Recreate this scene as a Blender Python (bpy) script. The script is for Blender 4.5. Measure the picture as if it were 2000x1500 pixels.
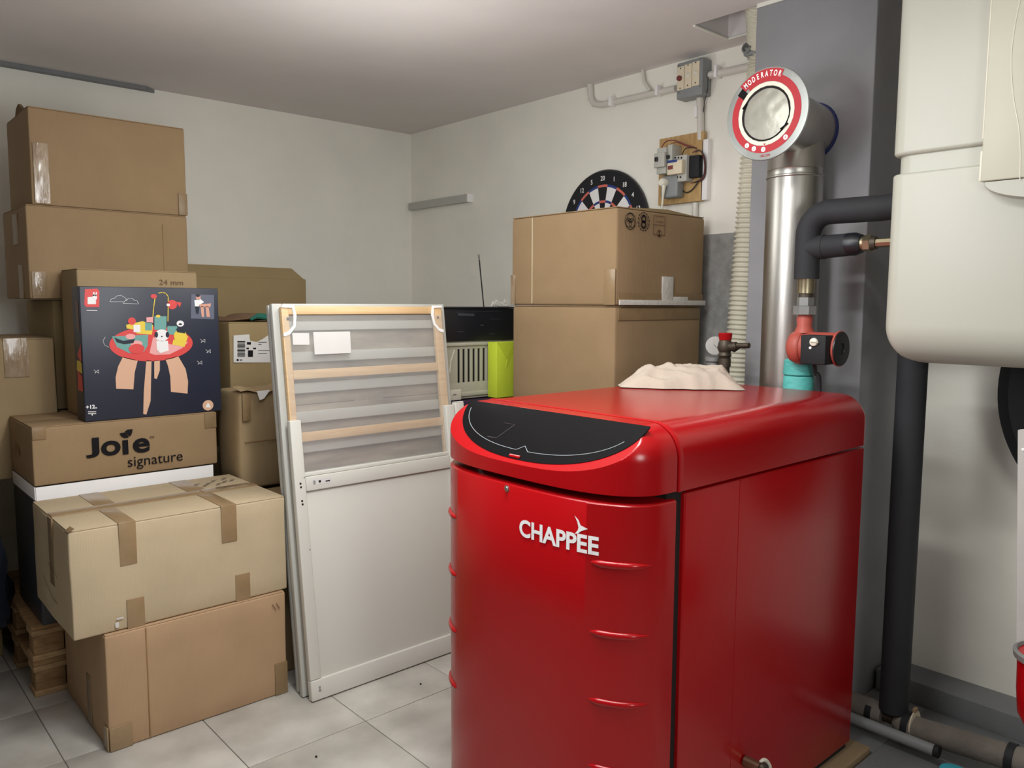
import bpy, bmesh, math, random
from mathutils import Vector, Matrix, noise
random.seed(7)
PI = math.pi
for o in list(bpy.data.objects): bpy.data.objects.remove(o)
COL = bpy.context.scene.collection
SC = bpy.context.scene

# ------------------------------------------------------------------ camera
F, PITCH, ROLL, YAW, HC = 1554.3, .099624, -.004748, .840315, 1.54
def ray(px, py):
    X = (px-1000)/F; Z = -(py-750)/F
    c, s = math.cos(ROLL), math.sin(ROLL)
    x = X*c+Z*s; q = -X*s+Z*c
    y = math.cos(PITCH)+q*math.sin(PITCH); z = -math.sin(PITCH)+q*math.cos(PITCH)
    return Vector((x*math.sin(YAW)+y*math.cos(YAW), -x*math.cos(YAW)+y*math.sin(YAW), z))
def at(px, py, ax, v):
    """point of the real plane ax = v that the photograph shows at (px, py)"""
    d = ray(px, py); i = 'xyz'.index(ax); c = (0, 0, HC)
    return Vector(c)+d*((v-c[i])/d[i])
fw = ray(1000, 750).normalized(); rt = (ray(1100, 750)-ray(1000, 750)).normalized(); up = rt.cross(fw)
cam = bpy.data.cameras.new('camera'); cam.sensor_width = 36; cam.lens = F*36/2000; cam.clip_start = .05
co = bpy.data.objects.new('camera', cam); COL.objects.link(co)
co.matrix_world = Matrix(((rt.x, up.x, -fw.x, 0), (rt.y, up.y, -fw.y, 0), (rt.z, up.z, -fw.z, HC), (0, 0, 0, 1)))
SC.camera = co
# ------------------------------------------------------------------ light
W = bpy.data.worlds.new('world'); SC.world = W; W.use_nodes = True
W.node_tree.nodes['Background'].inputs[0].default_value = (.8, .85, 1, 1)
W.node_tree.nodes['Background'].inputs[1].default_value = .05
SC.view_settings.view_transform = 'Standard'; SC.view_settings.look = 'None'
SC.view_settings.gamma = 1; SC.view_settings.use_curve_mapping = False
SC.view_settings.exposure = .34
def area(name, loc, rot, sx, sy, power, color):
    l = bpy.data.lights.new(name, 'AREA'); l.shape = 'RECTANGLE'; l.size = sx; l.size_y = sy
    l.energy = power; l.color = color
    o = bpy.data.objects.new(name, l); COL.objects.link(o); o.location = loc; o.rotation_euler = rot
    return o
def point_fill(name, loc, power, r=.12, color=(1, 1, 1)):
    l = bpy.data.lights.new(name, 'POINT'); l.energy = power; l.shadow_soft_size = r; l.color = color
    o = bpy.data.objects.new(name, l); COL.objects.link(o); o.location = loc
WARM = (.985, 1, .965)
area('ceiling_tube', (1.15, 1.35, 2.60), (0, 0, 0), .14, 1.0, 20, WARM)
point_fill('room_fill', (.82, 1.6, 1.85), 27, .3, (.94, .965, 1))  # added mid-room fill that brightens the ceiling evenly, no lamp hangs here
point_fill('corner_fill', (1.72, 2.66, 2.0), 11, .25, WARM)  # added fill that lifts the right wall near the corner
point_fill('middle_fill', (1.25, 1.5, 2.15), 11, .12, WARM)  # added fill above the middle of the room, not a real fitting
point_fill('camera_fill', (.85, -.45, 1.55), 30, .25, WARM)  # added low fill near the camera, reaches the wall below the tank

# ------------------------------------------------------------------ materials
def lin(c):
    return tuple(((v/255)/12.92 if v/255 <= .04045 else ((v/255+.055)/1.055)**2.4) for v in c)+(1,)
def mat(name, rgb, rough=.6, metal=0, var=.08, scale=8, bump=0, bscale=60, coat=0, spec=.5, stretch=(1, 1, 1), rgb2=None, detail=4):
    m = bpy.data.materials.new(name); m.use_nodes = True; nt = m.node_tree; N = nt.nodes; L = nt.links
    b = N['Principled BSDF']; b.inputs['Roughness'].default_value = rough; b.inputs['Metallic'].default_value = metal
    b.inputs['Coat Weight'].default_value = coat; b.inputs['Coat Roughness'].default_value = .12
    b.inputs['Specular IOR Level'].default_value = spec
    a = lin(rgb)
    tc = N.new('ShaderNodeTexCoord'); mp = N.new('ShaderNodeMapping'); mp.inputs['Scale'].default_value = stretch
    L.new(tc.outputs['Object'], mp.inputs[0])
    if var or rgb2:
        n = N.new('ShaderNodeTexNoise'); n.inputs['Scale'].default_value = scale; n.inputs['Detail'].default_value = detail
        L.new(mp.outputs[0], n.inputs['Vector'])
        r = N.new('ShaderNodeValToRGB'); r.color_ramp.elements[0].position = .3; r.color_ramp.elements[1].position = .7
        r.color_ramp.elements[0].color = lin(rgb2) if rgb2 else tuple(v*(1-var) for v in a[:3])+(1,)
        r.color_ramp.elements[1].color = a if rgb2 else tuple(min(1, v*(1+var)) for v in a[:3])+(1,)
        L.new(n.outputs[0], r.inputs[0]); L.new(r.outputs[0], b.inputs['Base Color'])
    else: b.inputs['Base Color'].default_value = a
    if bump:
        n2 = N.new('ShaderNodeTexNoise'); n2.inputs['Scale'].default_value = bscale; n2.inputs['Detail'].default_value = 5
        L.new(mp.outputs[0], n2.inputs['Vector'])
        bp = N.new('ShaderNodeBump'); bp.inputs['Strength'].default_value = bump; bp.inputs['Distance'].default_value = .01
        L.new(n2.outputs[0], bp.inputs['Height']); L.new(bp.outputs[0], b.inputs['Normal'])
    return m
def corrugate(m, axis='x', k=.12):
    nt = m.node_tree; N = nt.nodes; L = nt.links
    w = N.new('ShaderNodeTexWave'); w.inputs['Scale'].default_value = 38; w.bands_direction = 'X'
    tc = N.new('ShaderNodeTexCoord'); L.new(tc.outputs['Object'], w.inputs['Vector'])
    bp = N.new('ShaderNodeBump'); bp.inputs['Strength'].default_value = k; bp.inputs['Distance'].default_value = .002
    L.new(w.outputs[1], bp.inputs['Height'])
    for l in list(nt.links):
        if l.to_socket.name == 'Normal' and l.to_node.type == 'BSDF_PRINCIPLED': L.new(l.from_socket, bp.inputs['Normal'])
    L.new(bp.outputs[0], N['Principled BSDF'].inputs['Normal'])
    return m
M = {}
M['wall'] = mat('wall_paint', (243, 240, 230), .75, var=.04, scale=2.5, bump=.6, bscale=7, detail=6)
M['ceiling'] = mat('ceiling_paint', (222, 216, 214), .85, var=.03, scale=3, bump=.08, bscale=25)
M['whitewall'] = mat('smooth_wall_paint', (232, 231, 221), .6, var=.02, scale=3, bump=.05)
M['greywall'] = mat('grey_paint', (143, 143, 147), .7, var=.07, scale=5, bump=.15, bscale=14)
M['greyfloor'] = mat('grey_floor_paint', (122, 124, 126), .55, var=.12, scale=6, bump=.1)
M['darkwall'] = mat('dark_grey_paint', (96, 95, 94), .8, var=.05, scale=4)
M['mottled'] = mat('mottled_grey', (150, 150, 147), .9, var=.2, scale=18, bump=.5, bscale=40)
M['tile'] = mat('stone_tile', (196, 192, 184), .42, scale=5, bump=.04, bscale=30, rgb2=(162, 157, 149), detail=8)
M['grout'] = mat('grout', (120, 116, 110), .9, var=.1)
def card(n, c, **k): return corrugate(mat(n, c, .8, var=.05, scale=6, bump=.08, bscale=120, spec=.25, **k))
M['card'] = card('cardboard', (152, 127, 96)); M['card2'] = card('warm_cardboard', (176, 146, 114))
M['card3'] = card('pale_cardboard', (190, 172, 142)); M['card4'] = card('olive_cardboard', (150, 130, 94))
M['card5'] = card('dull_cardboard', (158, 136, 103)); M['seam'] = mat('cardboard_seam', (150, 118, 80), .85, var=.04)
M['inner'] = mat('cardboard_edge', (120, 96, 66), .9)
M['tape'] = mat('brown_tape', (150, 125, 92), .32, var=.08, scale=20, bump=.1, bscale=40, coat=.2)
M['tape2'] = mat('dull_brown_tape', (136, 112, 80), .4, var=.1, scale=20, bump=.15)
M['cleartape'] = mat('crinkled_clear_tape', (176, 156, 130), .1, scale=14, bump=1, bscale=22, rgb2=(140, 116, 88), stretch=(3, 3, .6), spec=.9, coat=.6)
M['whitetape'] = mat('white_tape', (208, 204, 196), .35, var=.05, scale=30, bump=.35, bscale=50)
M['ink'] = mat('dark_ink', (26, 24, 27), .8, var=0, spec=.15); M['brownink'] = mat('brown_ink', (110, 78, 56), .7, var=0)
M['greyink'] = mat('grey_ink', (128, 120, 108), .7, var=0)
M['white'] = mat('white_print', (242, 240, 240), .5, var=.02); M['paper'] = mat('white_paper', (212, 209, 206), .6, var=.03)
M['navy'] = mat('navy_print', (40, 44, 60), .42, var=.05, scale=4)
M['darkcard'] = mat('dark_printed_card', (52, 54, 62), .45, var=.2, scale=5)
M['red'] = mat('red_enamel', (164, 8, 15), .23, var=.03, scale=2, spec=.4, bump=.012, bscale=90)
M['redtop'] = M['red']
M['blackglass'] = mat('black_glass', (14, 14, 16), .13, var=.1, scale=3, spec=.2)
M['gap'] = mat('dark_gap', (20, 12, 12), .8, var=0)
M['tealine'] = mat('pale_line', (150, 155, 160), .4, var=0)
M['steel'] = mat('brushed_steel', (186, 183, 177), .37, metal=1, var=.08, scale=12, bump=.05, bscale=70, stretch=(1, 1, .12))
M['zinc'] = mat('zinc_sheet', (160, 163, 160), .45, metal=.6, var=.08, scale=14)
M['foil'] = mat('crumpled_foil', (168, 167, 156), .45, metal=.5, var=.1, scale=10, bump=.7, bscale=9)
M['moderator'] = mat('red_print', (178, 36, 46), .5, var=.03)
M['rubber'] = mat('black_foam', (37, 38, 42), .75, var=.08, scale=10, bump=.08, bscale=80)
M['black'] = mat('black_plastic', (24, 26, 32), .4, var=.1)
M['blackmat'] = mat('matt_black', (22, 24, 28), .7, var=.15)
M['brass'] = mat('brass', (158, 148, 122), .35, metal=.9, var=.15, scale=25)
M['bronze'] = mat('dark_bronze', (84, 76, 66), .5, metal=.7, var=.2, scale=25)
M['nut'] = mat('cast_grey_nut', (135, 136, 134), .5, metal=.4, var=.1)
M['pumpred'] = mat('pump_red', (178, 82, 70), .5, var=.08, scale=15, bump=.1)
M['cream'] = mat('cream_plastic', (228, 224, 208), .4, var=.02)
M['enamel'] = mat('white_enamel', (181, 181, 169), .4, var=.01, scale=2)
M['beige'] = mat('beige_plastic', (186, 184, 166), .45, var=.02)
M['duct'] = mat('duct_plastic', (222, 218, 200), .5, var=.05)
M['bluefoam'] = mat('blue_sealant', (40, 48, 104), .7, var=.15)
M['teal'] = mat('teal_wrap', (84, 178, 172), .6, var=.12, scale=30, bump=.3, bscale=50, stretch=(1, 1, 4))
M['conduit'] = mat('white_conduit', (216, 212, 204), .4, var=.02); M['greybox'] = mat('grey_plastic', (140, 144, 145), .45, var=.04)
M['breaker'] = mat('light_grey_plastic', (186, 186, 178), .45, var=.03); M['ivory'] = mat('ivory_plastic', (228, 216, 190), .45, var=.02)
M['board'] = mat('chipboard', (196, 164, 112), .7, scale=10, rgb2=(170, 134, 84), stretch=(1, 6, 1))
M['wirered'] = mat('red_wire', (124, 56, 54), .5, var=.1); M['wireblack'] = mat('black_wire', (40, 34, 34), .5, var=0)
M['grey'] = mat('grey_lacquer', (210, 208, 200), .42, var=.015, scale=2, bump=.02)
M['grey2'] = mat('pale_grey_lacquer', (184, 184, 178), .45, var=.02)
M['beech'] = mat('beech', (222, 190, 146), .5, scale=5, rgb2=(208, 172, 126), stretch=(1, 1, 14), detail=5)
M['beechh'] = mat('beech_crosswise', (222, 190, 146), .5, scale=5, rgb2=(208, 172, 126), stretch=(1, 14, 14), detail=5)
M['grain'] = mat('greyed_wood_grain', (180, 168, 150), .55, scale=2.6, rgb2=(118, 110, 102), stretch=(1.4, 6, 7), detail=10)
M['pine'] = mat('rough_pine', (176, 142, 100), .8, scale=6, rgb2=(140, 106, 70), stretch=(3, 12, 12), bump=.2)
M['lime'] = mat('lime_green_card', (202, 220, 60), .6, var=.03)
M['cloth'] = mat('off_white_cloth', (186, 172, 158), .9, var=.06, scale=9, bump=.35, bscale=30, spec=.2)
M['greencloth'] = mat('green_cloth', (28, 98, 82), .85, var=.15, bump=.3); M['suede'] = mat('brown_felt', (110, 84, 62), .9, var=.15, bump=.3)
M['dartblue'] = mat('dart_blue', (38, 62, 130), .6, var=0); M['dartred'] = mat('dart_red', (214, 110, 96), .6, var=0)
M['purple'] = mat('dark_purple', (50, 30, 60), .8, var=.1); M['post'] = mat('pale_metal', (186, 182, 178), .5, var=.04)
M['skyblue'] = mat('blue_plastic', (60, 176, 196), .4, var=.03); M['dustygrey'] = mat('dusty_lagging', (118, 112, 104), .8, var=.15, scale=14, bump=.3)
M['pad'] = mat('tan_pad', (150, 128, 98), .8, var=.1)
for n, c in dict(tred=(222, 74, 72), tteal=(112, 166, 160), tyel=(236, 206, 74), tpink=(240, 170, 168), twood=(222, 178, 148), tdark=(32, 40, 54), tslate=(98, 102, 120), tskin=(218, 160, 140), tbrown=(120, 72, 60)).items():
    M[n] = mat('print_'+n[1:], c, .45, var=0)
def film():
    m = bpy.data.materials.new('clear_film'); m.use_nodes = True; nt = m.node_tree; N = nt.nodes; L = nt.links
    out = N['Material Output']; N.remove(N['Principled BSDF'])
    t = N.new('ShaderNodeBsdfTransparent'); g = N.new('ShaderNodeBsdfGlossy'); d = N.new('ShaderNodeBsdfDiffuse')
    g.inputs['Roughness'].default_value = .22; d.inputs[0].default_value = lin((225, 225, 222))
    n = N.new('ShaderNodeTexNoise'); n.inputs['Scale'].default_value = 7; n.inputs['Detail'].default_value = 6
    tc = N.new('ShaderNodeTexCoord'); L.new(tc.outputs['Object'], n.inputs['Vector'])
    bp = N.new('ShaderNodeBump'); bp.inputs['Strength'].default_value = .6; bp.inputs['Distance'].default_value = .02
    L.new(n.outputs[0], bp.inputs['Height']); L.new(bp.outputs[0], g.inputs['Normal'])
    a = N.new('ShaderNodeMixShader'); b = N.new('ShaderNodeMixShader'); a.inputs[0].default_value = .12; b.inputs[0].default_value = .22
    L.new(t.outputs[0], a.inputs[1]); L.new(g.outputs[0], a.inputs[2]); L.new(a.outputs[0], b.inputs[1]); L.new(d.outputs[0], b.inputs[2])
    L.new(b.outputs[0], out.inputs[0]); return m
M['film'] = film()

# ------------------------------------------------------------------ mesh helpers
class MB:
    def __init__(s): s.v = []; s.f = []; s.sm = 40
    def add(s, vs, fs):
        n = len(s.v); s.v += [tuple(v) for v in vs]; s.f += [tuple(i+n for i in f) for f in fs]; return s
    def box(s, x0, x1, y0, y1, z0, z1):
        v = [(x, y, z) for z in (z0, z1) for y in (y0, y1) for x in (x0, x1)]
        return s.add(v, [(0, 2, 3, 1), (4, 5, 7, 6), (0, 1, 5, 4), (2, 6, 7, 3), (0, 4, 6, 2), (1, 3, 7, 5)])
    def rbox(s, x0, x1, y0, y1, z0, z1, r=.004, n=1, bulge=0, seed=0, jit=0):
        lo = (min(x0, x1), min(y0, y1), min(z0, z1)); hi = (max(x0, x1), max(y0, y1), max(z0, z1))
        r = min(r, min(h-l for l, h in zip(lo, hi))*.49)
        A = []
        for a in range(3):
            l, h = lo[a], hi[a]; k = [l, l+r*.3, l+r]
            for i in range(1, n): k.append(l+r+(h-l-2*r)*i/n)
            k += [h-r, h-r*.3, h]; A.append(k)
        idx = {}; V = []; Fs = []
        def vid(i, j, k):
            key = (i, j, k)
            if key in idx: return idx[key]
            p = [A[0][i], A[1][j], A[2][k]]; q = [min(max(p[a], lo[a]+r), hi[a]-r) for a in range(3)]
            d = [p[a]-q[a] for a in range(3)]; L = math.sqrt(sum(x*x for x in d)) or 1
            P = [q[a]+d[a]/L*r for a in range(3)]
            if bulge or jit:
                t = [2*(p[a]-lo[a])/(hi[a]-lo[a])-1 for a in range(3)]
                for a in range(2):
                    b, c = [x for x in range(3) if x != a]
                    if abs(t[a]) > .999: P[a] += math.copysign(bulge*(1-t[b]**2)*(1-t[c]**2), t[a])
                if jit:
                    nv = noise.noise_vector(Vector((p[0]*5+seed, p[1]*5, p[2]*5))); P = [P[a]+nv[a]*jit*(a < 2 or 0) for a in range(3)]
            idx[key] = len(V); V.append(P); return idx[key]
        NX, NY, NZ = (len(a)-1 for a in A)
        for i in range(NX):
            for j in range(NY):
                Fs.append((vid(i, j, 0), vid(i, j+1, 0), vid(i+1, j+1, 0), vid(i+1, j, 0)))
                Fs.append((vid(i, j, NZ), vid(i+1, j, NZ), vid(i+1, j+1, NZ), vid(i, j+1, NZ)))
        for i in range(NX):
            for k in range(NZ):
                Fs.append((vid(i, 0, k), vid(i+1, 0, k), vid(i+1, 0, k+1), vid(i, 0, k+1)))
                Fs.append((vid(i, NY, k), vid(i, NY, k+1), vid(i+1, NY, k+1), vid(i+1, NY, k)))
        for j in range(NY):
            for k in range(NZ):
                Fs.append((vid(0, j, k), vid(0, j, k+1), vid(0, j+1, k+1), vid(0, j+1, k)))
                Fs.append((vid(NX, j, k), vid(NX, j+1, k), vid(NX, j+1, k+1), vid(NX, j, k+1)))
        return s.add(V, Fs)
    def tube(s, pts, r, n=16, cap=True):
        pts = [Vector(p) for p in pts]; R = r if isinstance(r, (list, tuple)) else [r]*len(pts)
        T = []
        for i in range(len(pts)):
            a = pts[max(i-1, 0)]; b = pts[min(i+1, len(pts)-1)]
            d = b-a
            T.append(d.normalized() if d.length > 1e-9 else (T[-1] if T else Vector((0, 0, 1))))
        u = T[0].orthogonal().normalized(); V = []
        for i, p in enumerate(pts):
            u = (u-T[i]*u.dot(T[i])).normalized(); w = T[i].cross(u)
            for k in range(n):
                a = 2*PI*k/n; V.append(p+(u*math.cos(a)+w*math.sin(a))*R[i])
        Fs = [(i*n+k, i*n+(k+1) % n, (i+1)*n+(k+1) % n, (i+1)*n+k) for i in range(len(pts)-1) for k in range(n)]
        if cap: Fs += [tuple(range(n))[::-1], tuple((len(pts)-1)*n+k for k in range(n))]
        return s.add(V, Fs)
    def lathe(s, c, axis, prof, n=32, cap=True):
        """prof: (distance along axis, radius)"""
        c = Vector(c); ax = Vector(axis).normalized()
        pts = [c+ax*a for a, _ in prof]; u = ax.orthogonal().normalized(); w = ax.cross(u); V = []
        for p, (_, r) in zip(pts, prof):
            for k in range(n): a = 2*PI*k/n; V.append(p+(u*math.cos(a)+w*math.sin(a))*r)
        m = len(prof)
        Fs = [(i*n+k, i*n+(k+1) % n, (i+1)*n+(k+1) % n, (i+1)*n+k) for i in range(m-1) for k in range(n)]
        if cap: Fs += [tuple(range(n))[::-1], tuple((m-1)*n+k for k in range(n))]
        return s.add(V, Fs)
    def hexnut(s, a, b, r): return s.tube([a, b], r, 6)
    def prism(s, pts, d):
        d = Vector(d); n = len(pts); P = [Vector(p) for p in pts]
        return s.add(P+[p+d for p in P], [tuple(range(n))[::-1], tuple(range(n, 2*n))]+[(i, (i+1) % n, n+(i+1) % n, n+i) for i in range(n)])
def wp(o):
    p = Vector((0, 0, 0))
    while o: p += o.location; o = o.parent
    return p
def obj(name, mb, m, parent=None, local=False, smooth=True, label=None):
    me = bpy.data.meshes.new(name)
    off = Vector((0, 0, 0)) if (local or not parent) else wp(parent)
    vs = [Vector(v)-off for v in mb.v]; loc = Vector((0, 0, 0))
    if not parent and not local:   # origin at the base centre
        xs = [v.x for v in vs]; ys = [v.y for v in vs]; loc = Vector(((min(xs)+max(xs))/2, (min(ys)+max(ys))/2, min(v.z for v in vs)))
        vs = [v-loc for v in vs]
    me.from_pydata([tuple(v) for v in vs], [], mb.f)
    bm = bmesh.new(); bm.from_mesh(me); bmesh.ops.recalc_face_normals(bm, faces=bm.faces); bm.to_mesh(me); bm.free()
    if smooth:
        me.shade_smooth(); me.set_sharp_from_angle(angle=math.radians(mb.sm))
    me.materials.append(M[m] if isinstance(m, str) else m)
    o = bpy.data.objects.new(name, me); COL.objects.link(o); o.location = loc
    if parent: o.parent = parent
    if label: o['label'] = label
    return o
def thing(name, label, cat, loc, group=None, rot=None):
    o = bpy.data.objects.new(name, None); COL.objects.link(o); o.location = loc; o.empty_display_size = .05
    if rot: o.rotation_euler = rot
    o['label'] = label; o['category'] = cat
    if group: o['group'] = group
    return o
def tag(o, label, cat, group=None):
    o['label'] = label; o['category'] = cat
    if group: o['group'] = group
    return o
def struct(name, mb, m, parent=None, **k):
    o = obj(name, mb, m, parent, **k)
    if not parent: o['kind'] = 'structure'
    return o
B = lambda *a: MB().box(*a)
RB = lambda *a, **k: MB().rbox(*a, **k)

class Face:
    """flat print on a face: origin, u and v directions, outward normal"""
    def __init__(s, o, u, v, parent, local=False):
        s.o = Vector(o); s.u = Vector(u).normalized(); s.v = Vector(v).normalized(); s.n = s.u.cross(s.v); s.p = parent; s.local = local
    def P(s, a, b, h=.0008): return s.o+s.u*a+s.v*b+s.n*h
    def poly(s, mb, pts, h=.0008): mb.add([s.P(a, b, h) for a, b in pts], [tuple(range(len(pts)))]); return mb
    def ell(s, mb, cx, cy, rx, ry, h=.0008, n=28, a0=0, a1=2*PI):
        full = a1-a0 > 6.2; k = n if full else n+1
        return s.poly(mb, [(cx+rx*math.cos(a0+(a1-a0)*i/n), cy+ry*math.sin(a0+(a1-a0)*i/n)) for i in range(k)], h)
    def ring(s, mb, cx, cy, r0, r1, h=.0008, a0=0, a1=2*PI, n=24, ky=1):
        V = [s.P(cx+r*math.cos(a0+(a1-a0)*i/n), cy+ky*r*math.sin(a0+(a1-a0)*i/n), h) for i in range(n+1) for r in (r0, r1)]
        return mb.add(V, [(2*i, 2*i+1, 2*i+3, 2*i+2) for i in range(n)])
    def line(s, mb, pts, w, h=.0008):
        for (a, b), (c, d) in zip(pts, pts[1:]):
            L = math.hypot(c-a, d-b) or 1; nx, ny = -(d-b)/L*w/2, (c-a)/L*w/2; ex, ey = (c-a)/L*w*.3, (d-b)/L*w*.3
            s.poly(mb, [(a-ex+nx, b-ey+ny), (a-ex-nx, b-ey-ny), (c+ex-nx, d+ey-ny), (c+ex+nx, d+ey+ny)], h)
        return mb
    def rrect(s, mb, x0, x1, y0, y1, r, h=.0008):
        pts = []
        for cx, cy, a in ((x1-r, y1-r, 0), (x0+r, y1-r, 1), (x0+r, y0+r, 2), (x1-r, y0+r, 3)):
            for i in range(5): t = (a+i/4)*PI/2; pts.append((cx+r*math.cos(t), cy+r*math.sin(t)))
        return s.poly(mb, pts, h)
    def text(s, mb, txt, x, y, size, h=.0008, bold=0, sx=1, align='LEFT', rot=0, fn=None, shear=0):
        vs, fs = glyphs(txt, size, bold, align, shear); c, q = math.cos(rot), math.sin(rot)
        P = [(x+(a*sx)*c-b*q, y+(a*sx)*q+b*c) for a, b in vs]
        return mb.add([fn(a, b) if fn else s.P(a, b, h) for a, b in P], fs)
    def fit(s, mb, txt, x0, x1, y0, y1, h=.0008, bold=0):
        vs, fs = glyphs(txt, 1, bold); xs = [v[0] for v in vs]; ys = [v[1] for v in vs]
        kx, ky = (x1-x0)/(max(xs)-min(xs)), (y1-y0)/(max(ys)-min(ys))
        return mb.add([s.P(x0+(a-min(xs))*kx, y0+(b-min(ys))*ky, h) for a, b in vs], fs)
    def done(s, name, mb, m, label=None, parent=None, split=False):
        if split:
            for fc in mb.f:
                q = MB(); q.v = [mb.v[i] for i in fc]; q.f = [tuple(range(len(fc)))]; s.done(name, q, m, label, parent)
            return
        return obj(name, mb, m, parent or s.p, local=s.local, smooth=False, label=label)
def glyphs(txt, size, bold=0, align='LEFT', shear=0):
    cu = bpy.data.curves.new('t', 'FONT'); cu.body = txt; cu.size = size; cu.offset = bold*size; cu.align_x = align; cu.shear = shear
    cu.resolution_u = 4
    o = bpy.data.objects.new('t', cu); COL.objects.link(o)
    me = bpy.data.meshes.new_from_object(o.evaluated_get(bpy.context.evaluated_depsgraph_get()))
    vs = [(v.co.x, v.co.y) for v in me.vertices]; fs = [tuple(p.vertices) for p in me.polygons]
    bpy.data.objects.remove(o); bpy.data.curves.remove(cu); bpy.data.meshes.remove(me)
    return vs, fs

# ================================================================== setting
XR, YB, ZC = 3.28, 4.735, 2.72
fl = struct('floor', B(-1.45, 3.4, -1.7, 4.9, -.1, -.004), 'grout')
TP = .4495; k = 0
tile_me = None
rnd = random.Random(3)
for i in range(-6, 6):
    for j in range(-10, 6):
        x0 = 1.0288+i*TP; y0 = 2.4555+j*TP
        if x0 > XR or y0 > YB or x0+TP < -1.3 or y0+TP < -1.6: continue
        w = min(x0+TP, XR)-x0; d = min(y0+TP, YB)-y0
        if w < .03 or d < .03: continue
        full = w > TP-.001 and d > TP-.001
        if full and tile_me:
            o = bpy.data.objects.new('tile', tile_me); COL.objects.link(o); o.parent = fl
        else:
            o = obj('tile', RB(0, w-.0035, 0, d-.0035, -.012, 0, r=.0015), 'tile', fl, local=True)
            if full: tile_me = o.data
        o.location = Vector((x0, y0, 0))-fl.location+Vector((0, 0, rnd.uniform(-.0006, .0)))
# slightly different veins on each tile: the material reads the tile's own random value
nt = M['tile'].node_tree; oi = nt.nodes.new('ShaderNodeObjectInfo'); mp = [n for n in nt.nodes if n.type == 'MAPPING'][0]
ml = nt.nodes.new('ShaderNodeMath'); ml.operation = 'MULTIPLY'; ml.inputs[1].default_value = 30
nt.links.new(oi.outputs['Random'], ml.inputs[0]); nt.links.new(ml.outputs[0], mp.inputs['Location'])

hx0, hx1, hy0, hy1 = 2.905, 3.16, 1.81, 2.10     # hatch
cm = MB()
cm.box(-1.45, hx0, -1.7, 4.9, ZC, ZC+.16); cm.box(hx1, 3.4, -1.7, 4.9, ZC, ZC+.16)
cm.box(hx0, hx1, hy1, 4.9, ZC, ZC+.16); cm.box(hx0, hx1, -1.7, hy0, ZC, ZC+.16)
struct('ceiling', cm, 'ceiling', smooth=False)
struct('trim_1', B(hx0-.05, hx1+.05, hy0-.05, hy1+.05, ZC+.16, ZC+.19), 'greyfloor')
m_ = MB(); m_.rbox(hx1-.006, hx1+.006, hy0, hy1, ZC-.006, ZC+.002, r=.002); m_.rbox(hx0, hx1, hy1-.006, hy1+.006, ZC-.006, ZC+.002, r=.002)
struct('trim_2', m_, 'whitewall')
struct('wall_back', B(-1.45, 3.4, YB, YB+.15, -.1, ZC+.2), 'wall')
struct('wall_right', B(XR, XR+.15, -1.7, 4.9, -.1, ZC+.2), 'wall')
struct('wall_left', B(-1.45, -1.3, -1.7, 4.9, -.1, ZC+.2), 'darkwall')
struct('wall_front', B(-1.45, 3.4, -1.75, -1.6, -.1, ZC+.2), 'darkwall')
# chimney breast, grey with a white band under the ceiling
struct('wall_chimney', RB(2.89, XR, 1.314, 1.794, 0, 2.705, r=.006), 'greywall')
struct('trim_3', B(2.891, XR, 1.315, 1.793, 2.705, ZC), 'whitewall')
# recess with a dark joint along ceiling and back wall
m_ = MB(); m_.prism([(-1.3, YB-.045, ZC-.02), (1.50, YB-.045, ZC-.02), (1.56, YB, ZC-.02), (-1.3, YB, ZC-.02)], (0, 0, .02))
struct('trim_4', m_, 'greyfloor', smooth=False)
struct('trim_5', B(XR-.004, XR, 1.795, 2.30, .0, 1.878), 'mottled')  # mottled grey patch on the right wall beside the chimney
struct('baseboard_right', RB(3.125, XR, .2, 1.30, 0, .10, r=.006), 'greyfloor')
struct('trim_6', RB(2.67, XR-.16, 1.1051, 1.30, 0, .012, r=.002), 'greyfloor')
struct('trim_7', RB(2.25, XR-.16, .2, 1.105, 0, .012, r=.002), 'greyfloor')

# ================================================================== cartons
def carton(label, x0, x1, y0, y1, z0, z1, m='card', bulge=.004, jit=.002, seed=0, cat='cardboard box', group=None, r=.006, flaps=True, name='cardboard_box'):
    if not group and m != 'purple': group = 'cardboard boxes of the right stack' if x0 > 2.2 else 'cardboard boxes stacked on the left'
    t = thing(name, label, cat, ((x0+x1)/2, (y0+y1)/2, z0), group)
    obj('body', RB(x0, x1, y0, y1, z0, z1-.004, r=r, n=6, bulge=bulge, seed=seed, jit=jit), m, t)
    if flaps:
        ym = (y0+y1)/2
        for a, b in ((y0+.003, ym-.0015), (ym+.0015, y1-.003)):
            obj('flap', RB(x0+.003, x1-.003, a, b, z1-.004, z1, r=.0012), m, t)
    return t
def front(t, y, h=.005): return Face((0, y-h, 0), (1, 0, 0), (0, 0, 1), t)      # u = x, v = z
def leftf(t, x, h=.005): return Face((x-h, 0, 0), (0, -1, 0), (0, 0, 1), t)      # u = -y, v = z
def strip(t, x0, x1, y, z0, z1, m='tape', name='tape', th=.0012, h=.0045):
    return obj(name, RB(x0, x1, y-h-th, y-h+.004, z0, z1, r=.0006), m, t)
def stripl(t, x, y0, y1, z0, z1, m='tape', name='tape', th=.0012, h=.0045):
    return obj(name, RB(x-h-th, x-h+.004, y0, y1, z0, z1, r=.0006), m, t)

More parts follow.
